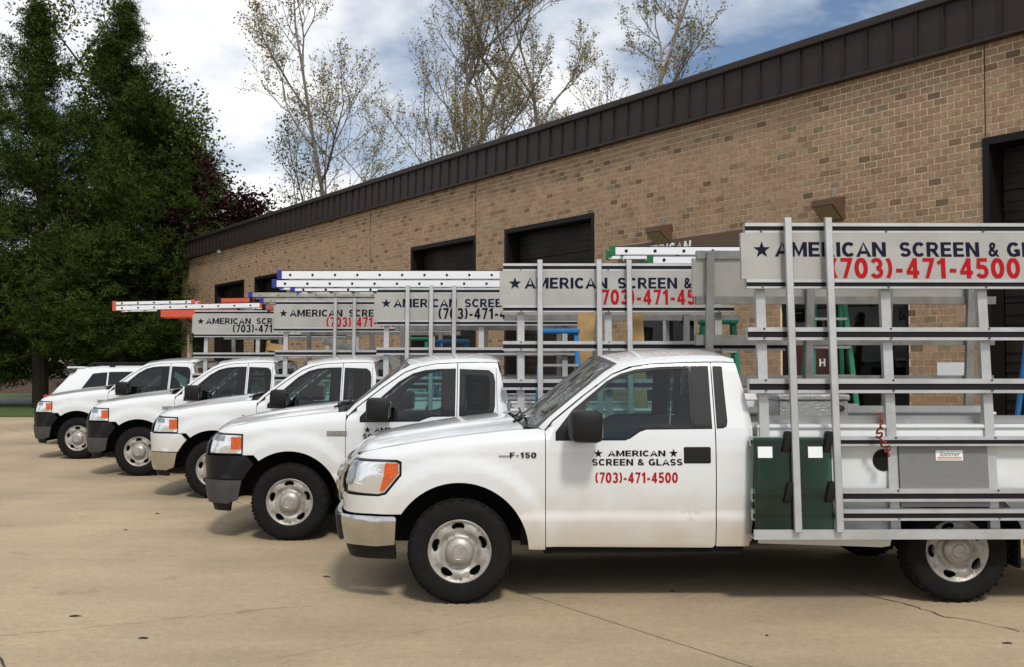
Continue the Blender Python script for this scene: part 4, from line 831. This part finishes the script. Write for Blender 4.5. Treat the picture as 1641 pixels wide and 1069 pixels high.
def broad(name, label, x, y, h, rad, seed, leafmat, nleaf, lsize, barkm='bark', z0=.35, up=.5, lev=4, group=None, spread=.30, sparse=False, trunks=1):
    rr = random.Random(seed); t = tag(empty(name, (x, y, 0)), label, 'tree', group); tr = Geo(); V = []; F = []; tips = []
    def grow(p, d, L, r, lv):
        n = 4; pts = [p]; dd = d.copy()
        for i in range(n):
            dd = (dd + Vector((rr.gauss(0, .11), rr.gauss(0, .11), rr.gauss(up*.10, .06)))).normalized(); pts.append(pts[-1] + dd*L/n)
        tr.tube(pts, [r*(1-(.62 if lv == 0 else .5)*i/n) for i in range(n+1)], 7 if lv == 0 else (5 if lv < 3 else 3), False)
        if lv >= 2: tips.extend(pts[1:] if lv >= 3 else pts[2:])
        if lv >= lev: return
        k = rr.randint(3, 4) if lv else rr.randint(7, 9)
        for i in range(k):
            f = (.35 + .65*(i+.5)/k) if lv else (z0 + (1-z0)*(i+.3)/k); q = min(n-1, int(f*n)); b = pts[q].lerp(pts[q+1], f*n-q); a = rr.uniform(0, 6.28); tilt = R(rr.uniform(24, 50) if up > .6 else rr.uniform(32, 68)); o = dd.orthogonal().normalized(); o.rotate(Matrix.Rotation(a, 3, dd)); nd = (dd*math.cos(tilt) + o*math.sin(tilt)).normalized()
            ln = rad*(1.15 - .55*(f if lv == 0 else .3))*rr.uniform(.75, 1.1) if lv == 0 else L*rr.uniform(.45, .68); grow(b, nd, ln, r*(.42 if lv == 0 else .5), lv+1)
        grow(pts[-1], dd, L*(.55 if lv else .26), r*(.5 if lv else .38), lv+1)
    for k in range(trunks):
        a = rr.uniform(0, 6.28); d0 = Vector((.08*math.cos(a+k*3.1), .08*math.sin(a+k*3.1), 1)) if trunks > 1 else Vector((0, 0, 1)); grow(Vector((.25*k, 0, 0)), d0.normalized(), h*(.86 if k == 0 else .75), (.0082 if sparse else .016)*h, 0)
    per = max(1, int(nleaf/max(1, len(tips))))
    for p in tips:
        if sparse and rr.random() < .58: continue
        leaves(rr, V, F, p, per if rr.random() > .3 else per+1, lsize, spread)
    mk('trunk', tr, barkm, t, 60); mk('crown', Geo().add(V, F), leafmat, t, 180)
pine('tall dark pine with bare lower trunk nearest the left edge', -18.4, 37.8, 15.8, 5.2, 1)
pine('tallest pine with a pointed top right of the leftmost trunk', -16.5, 41, 17.2, 5.4, 2)
pine('dark pine filling the gap beside the brick building', -14.9, 46, 12.0, 4.2, 3, .08)
pine('shorter pine between the tallest pine and the purple tree', -15.2, 42.5, 13.4, 5.4, 8, .1)
pine('dark pine cut by the left edge of the view', -21.6, 40, 13.5, 4.4, 4, .10)
pine('low dark pine behind the white SUV', -17.2, 50, 10.5, 4.4, 5, .05)
pine('dark pine far behind the leftmost trunk', -23.5, 57, 13, 4.8, 6, .07)
broad('leafy_tree', 'light green leafy tree showing above the shorter pine', -14.5, 47, 16.0, 4.6, 11, 'green', 34000, .17, z0=.4, spread=.3)
broad('purple_tree', 'dark purple leaved tree above the far roof corner', -12.9, 44.5, 8.6, 2.7, 12, 'purple', 30000, .18, z0=.35, spread=.32)
SG = 'bare spring trees behind the building'
broad('budding_tree', 'leftmost thin budding tree rising behind the brown roof edge', -9.4, 53, 21.5, 6.0, 21, 'spring', 1700, .13, 'palebark', .28, .9, 5, SG, .07, True)
broad('budding_tree', 'widest budding tree with twin trunks rising behind the middle of the roof', -3.1, 50, 25, 5.4, 22, 'spring', 2600, .12, 'palebark', .25, .9, 5, SG, .07, True, 2)
broad('budding_tree', 'rightmost budding tree rising behind the nearer roof edge', 2.7, 49, 23, 4.6, 23, 'spring', 2300, .12, 'palebark', .25, .9, 5, SG, .07, True, 2)
broad('budding_tree', 'small yellow green budding tree behind the far end of the roof', -12.2, 58, 13.5, 4.5, 24, 'green', 7000, .16, 'palebark', .3, .7, 4, SG, .2, True)
rr = random.Random(40); V = []; F = []
for _ in range(9000):
    x = rr.uniform(-75, -13); y = rr.uniform(66, 74); z = .5 + 8.5*abs(rr.random())**.8*(.75+.25*math.sin(x*.6)); leaves(rr, V, F, Vector((x, y, z)), 3, .55, .5)
tag(mk('far_woods', Geo().add(V, F), 'needle', None, 180), 'dark mass of woodland far behind the pines', 'woods', kind='stuff')
